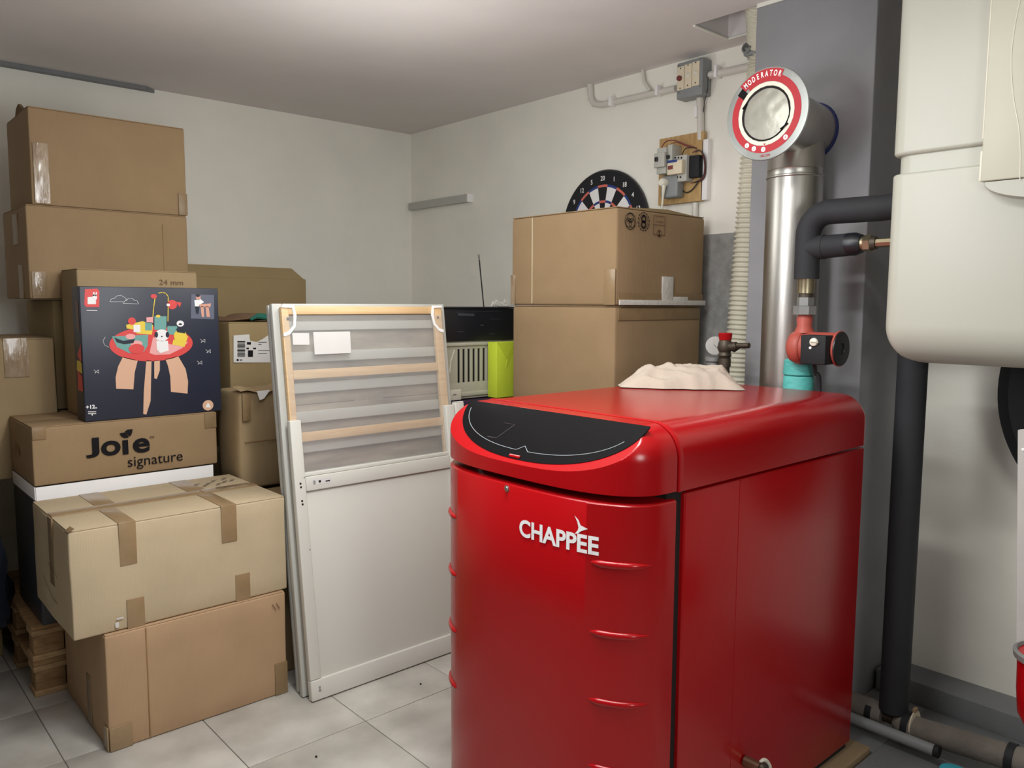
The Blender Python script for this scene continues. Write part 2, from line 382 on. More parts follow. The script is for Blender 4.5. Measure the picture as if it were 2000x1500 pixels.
# pallets, two stacked
M['pine2'] = mat('pale_pine', (196, 164, 122), .8, scale=6, rgb2=(164, 130, 92), stretch=(3, 12, 12), bump=.2)
def pallet(z, lab):
    t = thing('pallet', lab, 'pallet', (1.1, 3.9, z), 'wooden pallets under the stack of boxes')
    x0, y0 = .60, 3.455; W_, D_ = 1.2, .8
    for i in range(3):
        for j in range(3):
            bx = x0+(0, .5, 1.055)[i]; by = y0+(0, .33, .70)[j]
            obj('block', RB(bx+.006, bx+.112, by+.007, by+.093, z+.022, z+.10, r=.003), 'pine', t)
    for j in range(3):
        by = y0+(0, .33, .70)[j]
        obj('bottom_board', RB(x0, x0+W_, by, by+.10, z, z+.022, r=.002), 'pine2', t)
        obj('stringer_board', RB(x0, x0+W_, by, by+.10, z+.10, z+.122, r=.002), 'pine2', t)
    for xx, ww in ((0, .145), (.2, .10), (.34, .10), (.5275, .145), (.7, .1), (.84, .1), (1.055, .145)):
        obj('top_board', RB(x0+xx, x0+xx+ww, y0, y0+D_, z+.123, z+.144, r=.003), 'pine', t)
    return t
pallet(0, 'lower wooden pallet standing on the tiles behind the front boxes')
pallet(.1445, 'upper wooden pallet lying on another pallet under the stacked boxes')

# 1 front bottom box
t = carton('warm brown box on the floor tiles under the pale battered taped box', .707, 1.362, 2.853, 3.425, .001, .414, 'card2', seed=1, bulge=.003)
P = at(288, 1300, 'y', 2.85)
strip(t, P.x-.002, P.x+.002, 2.853, .01, .408, 'seam', 'seam', th=.0004)
strip(t, .708, .782, 2.853, .002, .085); stripl(t, .707, 2.855, 2.90, .002, .085)
strip(t, 1.31, 1.362, 2.853, .002, .13, 'tape2'); stripl(t, .707, 3.05, 3.1, .02, .2, 'tape2')
f = front(t, 2.853, .0065); mb = MB()
f.line(mb, [(1.305, .375), (1.32, .35)], .003); f.line(mb, [(1.322, .375), (1.335, .352)], .003); f.done('pen_mark', mb, 'brownink')

# 2 pale taped box
t = carton('pale battered box with brown tape patches, resting on the lowest front box', .616, 1.378, 2.868, 3.405, .416, .790, 'card3', seed=5, bulge=.004, jit=.004, r=.007)
for (px0, px1, py0, py1) in ((231, 268, 1028, 1100), (431, 463, 988, 1055), (247, 284, 1172, 1226), (459, 489, 1124, 1172)):
    a = at(px0, py0, 'y', 2.865); b = at(px1, py1, 'y', 2.865)
    top = py0 in (1028, 988)
    strip(t, a.x, b.x, 2.868, b.z, .792 if top else a.z, 'tape')
    if top: obj('tape', RB(a.x, b.x, 2.866, 3.10 if px0 == 231 else 3.13, .7895, .7925, r=.0008), 'tape', t)
for cx in (.81, 1.15): obj('tape', RB(cx-.035, cx+.035, 3.14, 3.40, .7895, .7925, r=.0008), 'tape', t)
obj('tape', RB(.62, 1.375, 3.105, 3.17, .7895, .7932, r=.0008), 'tape', t, label='long brown tape strip over the lid joint')
obj('tape', RB(1.16, 1.36, 3.12, 3.17, .793, .7945, r=.0006), 'cleartape', t, label='shiny crinkled clear tape')
stripl(t, .616, 3.07, 3.13, .55, .792, 'tape2')
f = Face((0, 0, .7925), (1, 0, 0), (0, 1, 0), t); mb = MB()
for i, (a, b) in enumerate(((1.19, 3.22), (1.215, 3.25), (1.245, 3.215), (1.25, 3.285), (1.28, 3.24), (1.3, 3.30), (1.315, 3.25), (1.17, 3.26))):
    f.line(mb, [(a, b), (a+.02, b+.012), (a+.012, b+.022), (a+.035, b+.03)], .005)
f.done('pen_writing', mb, 'greyink')
f = leftf(t, .616, .0065); mb = MB()
f.line(mb, [(-3.15, .62), (-3.02, .60)], .003); f.line(mb, [(-3.25, .55), (-3.1, .50), (-3.04, .50)], .003); f.done('scuff_line', mb, 'brownink')
mb = MB(); f = front(t, 2.868, .0062); f.rrect(mb, .745, .757, .43, .45, .004); f.rrect(mb, .75, .772, .458, .464, .002); f.done('torn_patch', mb, 'paper')
obj('torn_corner', MB().prism([(.612, 2.862, .79), (.634, 2.862, .797), (.628, 2.89, .80), (.610, 2.885, .788)], (0, 0, .003)), 'inner', t)

# 3 printed white and dark box on the pallets
t = carton('white and dark printed box between the pallets and the signature box', .634, 1.318, 3.43, 3.85, .2895, .838, 'darkcard', seed=8, bulge=.001, jit=.001, flaps=False)
stripl(t, .634, 3.432, 3.845, .785, .836, 'white', 'white_band', th=.0006, h=.0015)
strip(t, .636, 1.316, 3.43, .60, .836, 'white', 'white_panel', th=.0006, h=.0015)
f = front(t, 3.43, .0036); mb = MB()
for px in (232, 286):
    P = at(px, 955, 'y', 3.43); f.ring(mb, P.x, P.z-.034, .020, .032)
f.done('print', mb, 'ink')

# 4 brown box with printed logo
t = carton('brown box with large dark lettering and a leaf mark, under the navy toy box', .632, 1.336, 3.428, 3.85, .840, 1.068, 'card', seed=11, bulge=.002)
f = front(t, 3.428, .0065); mb = MB()
a = at(168, 893, 'y', 3.425); b = at(292, 882, 'y', 3.425); c = at(283, 838, 'y', 3.425)
Wd = b.x-a.x
qj = lambda px, py: (at(px, py, 'y', 3.4215).x, at(px, py, 'y', 3.4215).z)
for ch, xa, xb_, yt_, yb_ in (('J', 168, 193, 854, 895.5), ('o', 198, 235, 858.5, 892), ('\u0131', 240, 250, 859, 888), ('e', 260, 292, 854, 886)):
    p, q__ = qj(xa, yb_), qj(xb_, yt_)
    f.fit(mb, ch, p[0], q__[0], p[1], q__[1], bold=.028)
f.poly(mb, [qj(*k) for k in ((233.5, 846), (244, 844.5), (248, 847), (251, 854.5), (243, 855.5), (237, 852))])
f.poly(mb, [qj(*k) for k in ((243.5, 843), (249, 839), (259, 838), (258, 845), (256, 850), (252, 853), (249.5, 847.5))])
f.text(mb, 'TM', *qj(292, 857), .014)
f.done('lettering', mb, 'ink', 'dark bold brand lettering with a two leaf mark')
mb = MB(); a = at(248, 912, 'y', 3.425); b = at(350, 901, 'y', 3.425)
f.text(mb, 'signature', a.x, a.z, .061, bold=-.0); f.done('lettering', mb, 'ink', 'thin dark lettering')
strip(t, .633, .68, 3.428, 1.02, 1.066, 'tape2', h=.003); strip(t, 1.285, 1.335, 3.428, 1.0, 1.066, 'tape2', h=.003)
f = leftf(t, .632, .005); mb = MB(); f.text(mb, 'Joie', -3.75, .93, .07, bold=.02); f.done('side_print', mb, 'seam')

# 5 box behind the toy box
t = carton('brown box behind the navy toy box with a small handwritten size', .847, 1.326, 3.57, 3.83, 1.0695, 1.676, 'card5', seed=13, bulge=.001)
f = front(t, 3.57, .004); mb = MB(); P = at(310, 556, 'y', 3.57)
f.text(mb, '24 mm', P.x, P.z, .032, sx=1.15); f.done('pen_writing', mb, 'brownink')

# 6 toy box
x0, x1, y0, z0, z1 = .822, 1.366, 3.44, 1.0695, 1.603
t = thing('toy_box', 'navy blue toy box printed with a red round activity table', 'box', ((x0+x1)/2, 3.49, z0))
obj('body', RB(x0, x1, y0, y0+.115, z0, z1, r=.003, n=2), 'navy', t)
f = front(t, y0, .0004)
def uv(px, py): P = at(px, py, 'y', y0); return (P.x, P.z)
def Q(cx, cy): return uv(cx*.24, 500+cy*.24)     # from the 2000x1500 close-up of this box
def S(*pts): return [Q(*p) for p in pts]
def EL(mb, cx, cy, rx, ry, h, **k):
    a = Q(cx-rx, cy); b = Q(cx+rx, cy); c_ = Q(cx, cy-ry); d = Q(cx, cy+ry)
    f.ell(mb, (a[0]+b[0])/2, (c_[1]+d[1])/2, (b[0]-a[0])/2, (c_[1]-d[1])/2, h, **k)
h1, h2, h3, h4 = .0008, .0014, .002, .0026
mb = MB()    # legs
f.poly(mb, S((1000, 820), (1120, 850), (1095, 950), (1085, 1085), (945, 1080), (940, 990), (960, 900)), h1)
f.poly(mb, S((1345, 840), (1450, 815), (1510, 920), (1530, 1020), (1525, 1120), (1390, 1105), (1385, 980), (1365, 890)), h1)
f.poly(mb, S((1190, 850), (1232, 850), (1225, 1180), (1190, 1290), (1165, 1285), (1170, 1100)), h1)
f.poly(mb, S((1255, 850), (1300, 850), (1300, 930), (1275, 1000), (1255, 995)), h1)
f.done('print', mb, 'twood', split=True)
mb = MB(); EL(mb, 1228, 715, 340, 142, h1, n=40)
f.poly(mb, S((690, 270), (790, 265), (808, 285), (808, 415), (700, 415), (685, 395)), h1); f.done('print', mb, 'tred', split=True)
mb = MB(); EL(mb, 1400, 395, 40, 38, h1); f.poly(mb, S((1432, 372), (1476, 380), (1462, 418)), h1); EL(mb, 1250, 328, 25, 18, h2); EL(mb, 1072, 530, 32, 30, h3); f.done('print', mb, 'tred', split=True)
mb = MB(); f.poly(mb, S((910, 655), (1205, 640), (1200, 730), (1170, 780), (1050, 790), (950, 740)), h2)
f.poly(mb, S((1255, 490), (1355, 490), (1350, 600), (1255, 600)), h3); f.poly(mb, S((1180, 540), (1235, 540), (1235, 605), (1180, 605)), h3)
f.poly(mb, S((1360, 570), (1440, 570), (1440, 640), (1360, 640)), h3); f.done('print', mb, 'tteal', split=True)
mb = MB(); f.poly(mb, S((1025, 560), (1160, 530), (1245, 560), (1235, 640), (1110, 630), (1100, 600), (1030, 590)), h2)
EL(mb, 1465, 650, 52, 50, h4); f.poly(mb, S((1410, 680), (1530, 650), (1500, 740), (1400, 720)), h3); EL(mb, 1285, 490, 18, 12, h4)
f.line(mb, S((1243, 500), (1250, 420), (1260, 345)), .0032, h1); f.line(mb, S((1290, 302), (1320, 295), (1350, 305), (1368, 330), (1368, 400), (1366, 530)), .0032, h1)
f.done('print', mb, 'tyel', split=True)
mb = MB(); f.poly(mb, S((1245, 660), (1390, 720), (1530, 700), (1480, 750), (1380, 800), (1260, 805), (1215, 790)), h2)
EL(mb, 1110, 715, 48, 28, h3); f.poly(mb, S((1190, 500), (1245, 495), (1245, 545), (1190, 545)), h3); EL(mb, 1060, 655, 40, 22, h4); f.done('print', mb, 'tpink', split=True)
mb = MB(); EL(mb, 1110, 755, 65, 40, h4); f.done('print', mb, 'tred', split=True)
mb = MB(); EL(mb, 1315, 645, 58, 48, h4); f.poly(mb, S((1270, 690), (1365, 690), (1370, 770), (1300, 790), (1275, 760)), h4)
f.poly(mb, S((1085, 560), (1140, 560), (1140, 620), (1085, 620)), h4); EL(mb, 1465, 550, 30, 25, h4); EL(mb, 1368, 398, 14, 12, h2)
f.poly(mb, S((712, 335), (780, 330), (780, 392), (712, 392)), h2); EL(mb, 770, 335, 19, 24, h3)
f.poly(mb, S((752, 325), (758, 292), (768, 295), (768, 325)), h3); f.poly(mb, S((772, 325), (780, 290), (788, 298), (782, 328)), h3)
f.done('print', mb, 'white', split=True)
mb = MB(); EL(mb, 1270, 640, 14, 24, .0032); EL(mb, 1360, 640, 14, 24, .0032); f.poly(mb, S((928, 662), (1000, 690), (1010, 718), (950, 702)), .0024); f.poly(mb, S((1000, 690), (1096, 676), (1085, 708), (1010, 718)), .0024)
f.poly(mb, S((1430, 590), (1500, 600), (1505, 630), (1440, 620)), .0032); EL(mb, 1465, 555, 14, 8, .0032); EL(mb, 1315, 655, 7, 5, .0032); f.done('print', mb, 'tdark', split=True)
mb = MB(); f.poly(mb, S((1555, 310), (1740, 318), (1742, 515), (1552, 508)), h1); f.done('print', mb, 'tslate')
mb = MB(); EL(mb, 1612, 335, 20, 22, h2); f.poly(mb, S((1630, 410), (1655, 410), (1660, 495), (1640, 495)), h3); f.poly(mb, S((1670, 410), (1695, 410), (1708, 495), (1680, 495)), h3); f.poly(mb, S((1620, 395), (1715, 385), (1710, 415), (1625, 415)), h3); f.done('print', mb, 'tskin', split=True)
mb = MB(); f.poly(mb, S((1580, 360), (1630, 350), (1660, 375), (1620, 400), (1620, 410), (1585, 410)), h2); f.done('print', mb, 'white')
mb = MB(); f.poly(mb, S((1585, 410), (1622, 410), (1615, 470), (1595, 470)), h3); EL(mb, 1608, 322, 18, 12, h3); f.done('print', mb, 'tdark', split=True)
mb = MB()   # clouds and little butterflies, outlined
cl = S((893, 372), (905, 350), (930, 345), (950, 325), (985, 320), (1010, 335), (1030, 350), (1000, 385), (1128, 390), (1115, 365), (1095, 362), (1075, 345), (1045, 345), (1030, 362), (1012, 368))
f.line(mb, cl[:8], .0011, h1); f.line(mb, [cl[0], Q(1000, 372)], .0011, h1); f.line(mb, cl[7:], .0011, h1)
for cx, cy in ((785, 940), (1650, 690), (1695, 775), (1625, 868)):
    f.line(mb, S((cx-22, cy-14), (cx-5, cy), (cx-15, cy+15), (cx+2, cy+2), (cx+18, cy+14), (cx+16, cy-14), (cx, cy-2)), .0011, h1)
f.line(mb, S((855, 660), (838, 690), (850, 725), (885, 742)), .001, h1)
f.line(mb, S((705, 442), (790, 444)), .0018, h1)
a = Q(698, 1245); f.text(mb, '+12', a[0], a[1], .021, h1, bold=.03); a = Q(768, 1243); f.text(mb, 'm', a[0], a[1], .013, h1, bold=.02)
for yy in (1268, 1283): f.line(mb, S((718, yy), (780, yy)), .0028, h1)
f.poly(mb, S((740, 1280), (758, 1280), (749, 1302)), h2); f.done('print', mb, 'white')
mb = MB(); EL(mb, 1692, 1215, 44, 42, h1); f.done('print', mb, 'twood', 'round tan emblem')
mb = MB(); f.poly(mb, S((1692, 1190), (1715, 1232), (1670, 1232)), h2); f.done('print', mb, 'white')
fs = Face((x0-.0006, 0, 0), (0, -1, 0), (0, 0, 1), t); mb = MB()
fs.poly(mb, [(-3.52, 1.19), (-3.45, 1.19), (-3.45, 1.25), (-3.52, 1.27)]); fs.poly(mb, [(-3.51, 1.33), (-3.45, 1.30), (-3.45, 1.38)]); fs.done('side_print', mb, 'tred')
mb = MB(); fs.poly(mb, [(-3.53, 1.27), (-3.45, 1.26), (-3.45, 1.31), (-3.52, 1.31)]); fs.done('side_print', mb, 'tyel')
mb = MB(); fs.poly(mb, [(-3.5, 1.44), (-3.46, 1.43), (-3.46, 1.54), (-3.5, 1.55)]); fs.done('side_print', mb, 'tbrown')

# 7 box under the two upper ones, then the two upper ones
carton('dull brown box mostly hidden under the two high boxes on the left', .83, 1.36, 3.925, 4.45, 1.07, 1.552, 'card4', seed=17, bulge=0, jit=0)
carton('hidden brown box standing on the pallets behind the lettered box', .835, 1.40, 3.865, 4.25, .2895, 1.0685, 'card4', bulge=0, jit=0, flaps=False, seed=3)
t = carton('lower of the two high left boxes, clear tape at its lower corner', .737, 1.40, 3.87, 4.36, 1.555, 1.948, 'card', seed=19, bulge=.004)
strip(t, .745, .80, 3.87, 1.556, 1.67, 'tape2'); strip(t, .755, .782, 3.87, 1.57, 1.665, 'cleartape', th=.003)
stripl(t, .737, 4.03, 4.12, 1.79, 1.92, 'tape2'); stripl(t, .737, 3.98, 4.05, 1.556, 1.70, 'tape2'); P = at(318, 480, 'y', 3.87)
strip(t, P.x, P.x+.002, 3.87, 1.60, 1.90, 'seam', 'seam', th=.0004)
t = carton('topmost brown box of the left stack with crinkled clear tape on its front edge', .765, 1.405, 3.875, 4.32, 1.9495, 2.352, 'card', seed=23, bulge=.004, jit=.003)
strip(t, .775, .832, 3.875, 1.955, 2.205, 'cleartape', th=.003)
strip(t, 1.365, 1.405, 3.875, 1.951, 2.05, 'tape2')
obj('torn_corner', MB().prism([(.765, 4.12, 2.35), (.775, 4.0, 2.35), (.79, 4.0, 2.375), (.782, 4.06, 2.372), (.775, 4.1, 2.40), (.768, 4.11, 2.38)], (.012, 0, 0)), 'inner', t)

# 8 left box with crinkled tape
t = carton('box at the left edge with a wide patch of shiny crinkled tape', .30, .815, 3.86, 4.40, .80, 1.388, 'card5', seed=29)
a = at(5, 665, 'y', 3.86); b = at(57, 735, 'y', 3.86)
strip(t, a.x, b.x, 3.86, b.z, 1.39, 'cleartape', th=.003)
t = carton('plain brown box behind the pallets under the box at the left edge', .02, .58, 3.97, 4.42, .001, .799, 'card4', seed=31, flaps=False)

# 9 black bin bag at left
mb = MB(); cx, cy = .375, 3.73
n, mm = 28, 20; V = []; Fs = []
for j in range(mm+1):
    v = j/mm
    for i in range(n):
        a = 2*PI*i/n; r = .20*math.sin(PI*min(1, v*1.0)**.6*.5+.0) if v < .3 else .20*(1-.35*((v-.3)/.7)**3)
        r = max(.03, r); nz = noise.noise(Vector((math.cos(a)*2.5, math.sin(a)*2.5, v*6)))
        r *= 1+.28*nz; V.append((cx+r*math.cos(a), cy+r*.8*math.sin(a), .003+v*.84))
for j in range(mm):
    for i in range(n): Fs.append((j*n+i, j*n+(i+1) % n, (j+1)*n+(i+1) % n, (j+1)*n+i))
Fs += [tuple(range(n))[::-1], tuple(mm*n+i for i in range(n))]
mb.add(V, Fs); mb.sm = 35
M['bag'] = mat('black_bag_film', (34, 38, 48), .25, var=.1, bump=.8, bscale=14)
tag(obj('bin_bag', mb, 'bag'), 'shiny black plastic bag beside the pallets at the left edge', 'bag')

# 10 tall brown box against the back wall with a raised flap
t = carton('olive brown box against the back wall behind the labelled box', 1.45, 2.21, 4.262, 4.71, .001, 1.684, 'card4', seed=37, bulge=.002, flaps=False)
obj('flap', MB().prism([(1.455, 4.268, 1.68), (2.20, 4.268, 1.68), (2.135, 4.29, 1.74), (1.45, 4.29, 1.745)], (0, .004, 0)), 'card4', t, smooth=False)
# 11 box with shipping label
t = carton('tan box with a white shipping label, behind the leaning grey panels', 1.475, 2.02, 3.60, 4.05, .857, 1.452, 'card4', seed=41)
f = front(t, 3.60, .0055); mb = MB()
L_ = [(455, 655), (486, 653), (487, 665), (500, 668), (512, 662), (522, 655), (545, 652), (545, 708), (455, 708)]
f.poly(mb, [(at(a, b, 'y', 3.6).x, at(a, b, 'y', 3.6).z) for a, b in L_]); f.done('shipping_label', mb, 'paper', 'torn white shipping label')
mb = MB()
def q6(x, y): P = at(x, y, 'y', 3.6); return (P.x, P.z)
for i in range(11): y = 667+i*2.9; f.line(mb, [q6(463, y), q6(477, y)], .0035 if i % 3 else .006, .0014)
for (a, b, c, d) in ((481, 668, 489, 673), (480, 679, 485, 682), (493, 679, 499, 682), (483, 684, 493, 697), (503, 668, 520, 669.2), (503, 672, 510, 673), (503, 684, 527, 684.8), (503, 690, 520, 690.8), (461, 701, 465, 705), (467, 702, 472, 704)):
    f.poly(mb, [q6(a, b), q6(c, b), q6(c, d), q6(a, d)], .0014)
f.done('label_print', mb, 'ink')
carton('plain box under the box with the shipping label', 1.43, 1.98, 3.615, 3.985, .2895, .855, 'card5', seed=43, bulge=0, flaps=False)
# 12 torn box and the box below it
t = carton('battered tan box with torn lid edge beside the leaning grey panels', 1.40, 1.98, 3.335, 3.575, .722, 1.160, 'card5', seed=47, bulge=.006, jit=.008, r=.02, flaps=False)
mb = MB(); V = []
pts = [(1.40, 1.163), (1.43, 1.166), (1.47, 1.158), (1.50, 1.150), (1.535, 1.156), (1.58, 1.168), (1.64, 1.165)]
for x, z in pts: V += [(x, 3.318-.012*random.random(), z-.012*random.random()), (x, 3.40, z+.012), ]
mb.add(V, [(2*i, 2*i+2, 2*i+3, 2*i+1) for i in range(len(pts)-1)]); obj('torn_flap', mb, 'card5', t)
obj('torn_strip', MB().prism([(1.475, 3.316, 1.155), (1.535, 3.316, 1.158), (1.50, 3.300, 1.125), (1.482, 3.305, 1.118)], (0, .003, .002)), 'paper', t)
a = at(472, 775, 'y', 3.33); strip(t, a.x, a.x+.035, 3.33, 1.03, 1.15, 'tape2', h=.008)
strip(t, 1.42, 1.9, 3.335, .935, .939, 'seam', 'crease', h=.010)
t = carton('pale tan box on the floor behind the leaning panels, seen as a strip', 1.405, 2.05, 3.015, 3.32, .001, .72, 'card5', seed=53, bulge=.002)
# hat and green cloth on the labelled box
mb = MB(); V = []; Fs = []; n = 40
prof = [(.135, .0), (.15, .004), (.14, .012), (.10, .020), (.08, .032), (.05, .038), (.0, .040)]
for r, z in prof:
    for i in range(n):
        a = 2*PI*i/n; V.append((1.645+r*1.1*math.cos(a), 3.78+r*.9*math.sin(a), 1.453+z+.006*math.sin(3*a)*(r > .1)+(.006 if r > .1 else 0)))
for j in range(len(prof)-1):
    for i in range(n): Fs.append((j*n+i, j*n+(i+1) % n, (j+1)*n+(i+1) % n, (j+1)*n+i))
Fs.append(tuple(range(n))[::-1]); mb.add(V, Fs)
tag(obj('felt_hat', mb, 'suede'), 'soft brown felt hat lying on the box with the shipping label', 'hat')
mb = MB()
for k in range(7):
    y = 3.615+.006*k; x = 1.585+.012*k
    mb.tube([(x, y, 1.464+.003*k), (x+.03, y-.003, 1.478+.006*math.sin(k)), (x+.07, y, 1.472+.01*math.sin(k*2)), (x+.12, y+.004, 1.466)], [.007, .011, .010, .006], 8)
tag(obj('green_cloth', mb, 'greencloth'), 'crumpled dark green cloth on the labelled box beside the hat', 'cloth')

# ================================================================== leaning cot parts
AL = math.atan(.135/1.087); sa, ca = math.sin(AL), math.cos(AL)
LO = Vector((1.391, 2.702, 0)); LN = Vector((0, ca, -sa)); LW = Vector((0, sa, ca))
def leaning(name, label, cat, d, th, zshift=0):
    loc = LO+LN*d+LW*((d+th)*sa/ca+.001)
    return thing(name, label, cat, loc, rot=(-AL, 0, 0))
def uw(px, py, d):
    p0 = LO+LN*d; D = ray(px, py); C = Vector((0, 0, HC)); P = C+D*((p0-C).dot(LN)/D.dot(LN)); Q_ = P-p0-LW*((d+.025)*sa/ca)
    return Q_.x, Q_.dot(LW)
t = leaning('headboard_panel', 'grey lacquered cot end panel leaning in front of the others', 'cot panel', 0, .028)
WD = .80
def lb(name, m, *a, r=.003, label=None, par=None): return obj(name, RB(*a, r=r), m, par or t, local=True, label=label)
lb('post', 'grey', 0, .047, 0, .028, .080, 1.092, r=.004); lb('post', 'grey', WD-.047, WD, 0, .028, .080, 1.092, r=.004)
lb('bottom_rail', 'grey', -.0, WD, -.002, .028, 0, .079, r=.004)
lb('top_rail', 'grey', .0475, WD-.0475, -.001, .025, .812, .868, r=.003); lb('lip', 'grey', .0475, WD-.0475, .006, .025, .869, .884, r=.003)
lb('infill_board', 'grey', .0475, WD-.0475, .011, .020, .079, .812, r=.001)
f = Face((0, -.0002, 0), (1, 0, 0), (0, 0, 1), t, local=True)
mb = MB()
for u, w in ((.0235, .846), (.0245, .832), (.0245, .778), (.0255, .765)): f.ell(mb, u, w, .0042, .0042, .0006)
for u, w in ((.041, .868), (.041, .585)): f.ell(mb, u, w, .002, .002, .0006)
f.done('screw_hole', mb, 'gap', split=True); mb = MB(); f.ell(mb, .035, .048, .005, .005, .0026); f.ell(mb, .035, .036, .006, .006, .0026); f.done('cam_lock', mb, 'greybox')
mb = MB(); f.rrect(mb, .073, .157, .832, .855, .004, .0016); f.done('sticker', mb, 'paper', 'white barcode sticker'); mb = MB()
for i in range(4): f.line(mb, [(.078+i*.0025, .835), (.078+i*.0025, .850)], .0012, .0022)
f.rrect(mb, .13, .15, .838, .843, .001, .0022); f.rrect(mb, .10, .11, .839, .848, .001, .0022); f.done('sticker_print', mb, 'ink')

t = leaning('slatted_base', 'beech slatted cot base wrapped in clear film with white paper labels', 'bed base', .030, .022)
for u0, u1 in ((.016, .046), (.752, .792)): lb('side_rail', 'beech', u0, u1, 0, .022, .02, 1.535)
lb('slat', 'beechh', .0465, .7515, .002, .018, 1.504, 1.537)
for (pa, pb) in (((640, 720), (640, 738)), ((640, 840), (640, 858))):
    w1 = uw(*pa, .03)[1]; w0 = uw(*pb, .03)[1]; lb('slat', 'beechh', .0465, .7515, .002, .018, w0, w1)
    gap = w1
for w in (.78, .53, .28, .03): lb('slat', 'beechh', .0465, .7515, .002, .018, w, w+.036)
for sgn, u in ((1, .016), (-1, .792)):
    pts = [(0, 1.541), (.052, 1.541), (.060, 1.50), (.052, 1.455), (.025, 1.425), (0, 1.418), (0, 1.432), (.022, 1.438), (.044, 1.462), (.048, 1.50), (.044, 1.53), (0, 1.532)]
    obj('corner_bracket', MB().prism([(u+sgn*a, -.005, b) for a, b in pts], (0, .006, 0)), 'white', t, local=True)
    mb = MB(); ff = Face((0, -.0006, 0), (1, 0, 0), (0, 0, 1), t, local=True); ff.ell(mb, u+sgn*.024, 1.487, .006, .006); ff.done('hole', mb, 'gap')
n1, n2 = 30, 40; mb = MB(); V = []
for j in range(n2+1):
    for i in range(n1+1):
        x = .02+.768*i/n1; z = .03+1.47*j/n2; V.append((x, -.0022-.0035*abs(noise.noise(Vector((x*6, z*6, 2)))), z))
mb.add(V, [(j*(n1+1)+i, j*(n1+1)+i+1, (j+1)*(n1+1)+i+1, (j+1)*(n1+1)+i) for j in range(n2) for i in range(n1)])
obj('clear_film', mb, 'film', t, local=True, label='crinkled transparent film')
mb = MB(); f = Face((0, -.0062, 0), (1, 0, 0), (0, 0, 1), t, local=True)
f.poly(mb, [(a, b) for a, b in (uw(569, 651, .03), uw(602, 651, .03), uw(603, 674, .03), uw(571, 674, .03))]); f.done('paper_label', mb, 'paper')
mb = MB(); f.poly(mb, [(a, b) for a, b in (uw(610, 649, .03), uw(682, 648, .03), uw(684, 690, .03), uw(613, 693, .03))]); f.done('paper_label', mb, 'paper')

t = leaning('cot_side', 'pale grey slatted cot side seen through the film-wrapped base', 'cot panel', .056, .026)
lb('post', 'grey2', -.010, .034, 0, .026, 0, 1.547, r=.004); lb('post', 'grey2', .795, .828, 0, .026, 0, 1.547, r=.004)
lb('top_rail', 'grey2', .0345, .7945, 0, .020, 1.53, 1.547)
ws = []
for a, b in ((628, 645), (687, 707), (748, 767), (804, 825), (863, 884)):
    ws.append((uw(600, b+1, .056)[1], uw(600, a, .056)[1]))
d = ws[-2][0]-ws[-1][0]
while ws[-1][0]-d > .08: ws.append((ws[-1][0]-d, ws[-1][1]-d))
for a, b in ws: lb('slat', 'grey2', .0345, .7945, .004, .018, a, b)
lb('bottom_rail', 'grey2', .0345, .7945, 0, .020, .0, .06)
lb('edge_strip', 'grey', .036, .044, -.006, .0, .95, 1.40, r=.001)

t = leaning('grain_board', 'board with greyed wood grain leaning behind the slatted cot side', 'board', .084, .018)
H_ = 1.52/4
for i in range(4): lb('plank', 'grain', .004, .822, 0, .018, i*H_, (i+1)*H_-.002, r=.0015)

t = leaning('cot_side', 'rearmost grey cot side of the leaning panels, only its left edge showing', 'cot panel', .104, .02)
lb('post', 'grey2', -.004, .034, 0, .02, 0, 1.541, r=.004); lb('post', 'grey2', .80, .835, 0, .02, 0, 1.541, r=.004)
lb('top_rail', 'grey2', .0345, .7995, 0, .018, 1.50, 1.541); lb('bottom_rail', 'grey2', .0345, .7995, 0, .018, 0, .05)
t = leaning('grey_post', 'loose pale grey rail standing at the right end of the leaning panels', 'rail', .0, .028)
t.location.x += .806
obj('rail', RB(0, .05, 0, .028, 0, 1.10, r=.004), 'grey', t, local=True)
obj('end_cap', RB(.002, .048, .001, .027, 1.1005, 1.104, r=.001), 'white', t, local=True)

# ================================================================== things behind the boiler
# support cartons (standing on the floor) and the two visible right ones
SX0, SX1, SY0, SY1 = 2.567, 3.19, 2.215, 2.872
carton('hidden lowest brown box of the right stack, standing on the floor', SX0+.01, SX1-.02, SY0+.02, SY1-.01, .001, .54, 'card5', bulge=0, jit=0, flaps=False)
carton('second brown box from the floor in the right stack', SX0+.01, SX1-.01, SY0+.01, SY1-.01, .5415, 1.078, 'card5', bulge=0, jit=0, flaps=False)
t = carton('brown box of the right stack directly under the one with printed symbols', SX0+.004, SX1-.006, SY0+.004, SY1-.004, 1.0795, 1.536, 'card', seed=61, bulge=.002, jit=.001, r=.012)
f = front(t, SY0+.004, .004)
strip(t, SX0+.02, SX1-.02, SY0+.004, 1.475, 1.525, 'tape2', th=.0008, h=.004)
t = carton('top box of the right stack with three printed symbols and white tape', SX0, SX1, SY0, SY1, 1.5375, 1.949, 'card', seed=67, bulge=.004, jit=.001, r=.012)
strip(t, SX0+.01, SX1-.01, SY0, 1.555, 1.592, 'tape2', h=.006)
strip(t, SX0+.012, SX1+.004, SY0, 1.540, 1.562, 'whitetape', h=.010, th=.003)
a = at(1291, 540, 'y', SY0); b = at(1311, 600, 'y', SY0)
strip(t, a.x, b.x, SY0, 1.56, a.z, 'whitetape', h=.0085)
strip(t, b.x-.01, at(1340, 600, 'y', SY0).x, SY0, 1.552, 1.578, 'whitetape', h=.0075)
stripl(t, SX0, SY0+.0, SY0+.06, 1.54, 1.69, 'tape', h=.006)
P = at(1041, 500, 'x', SX0); stripl(t, SX0, P.y-.004, P.y+.004, 1.545, 1.94, 'card3', 'crease', h=.005)
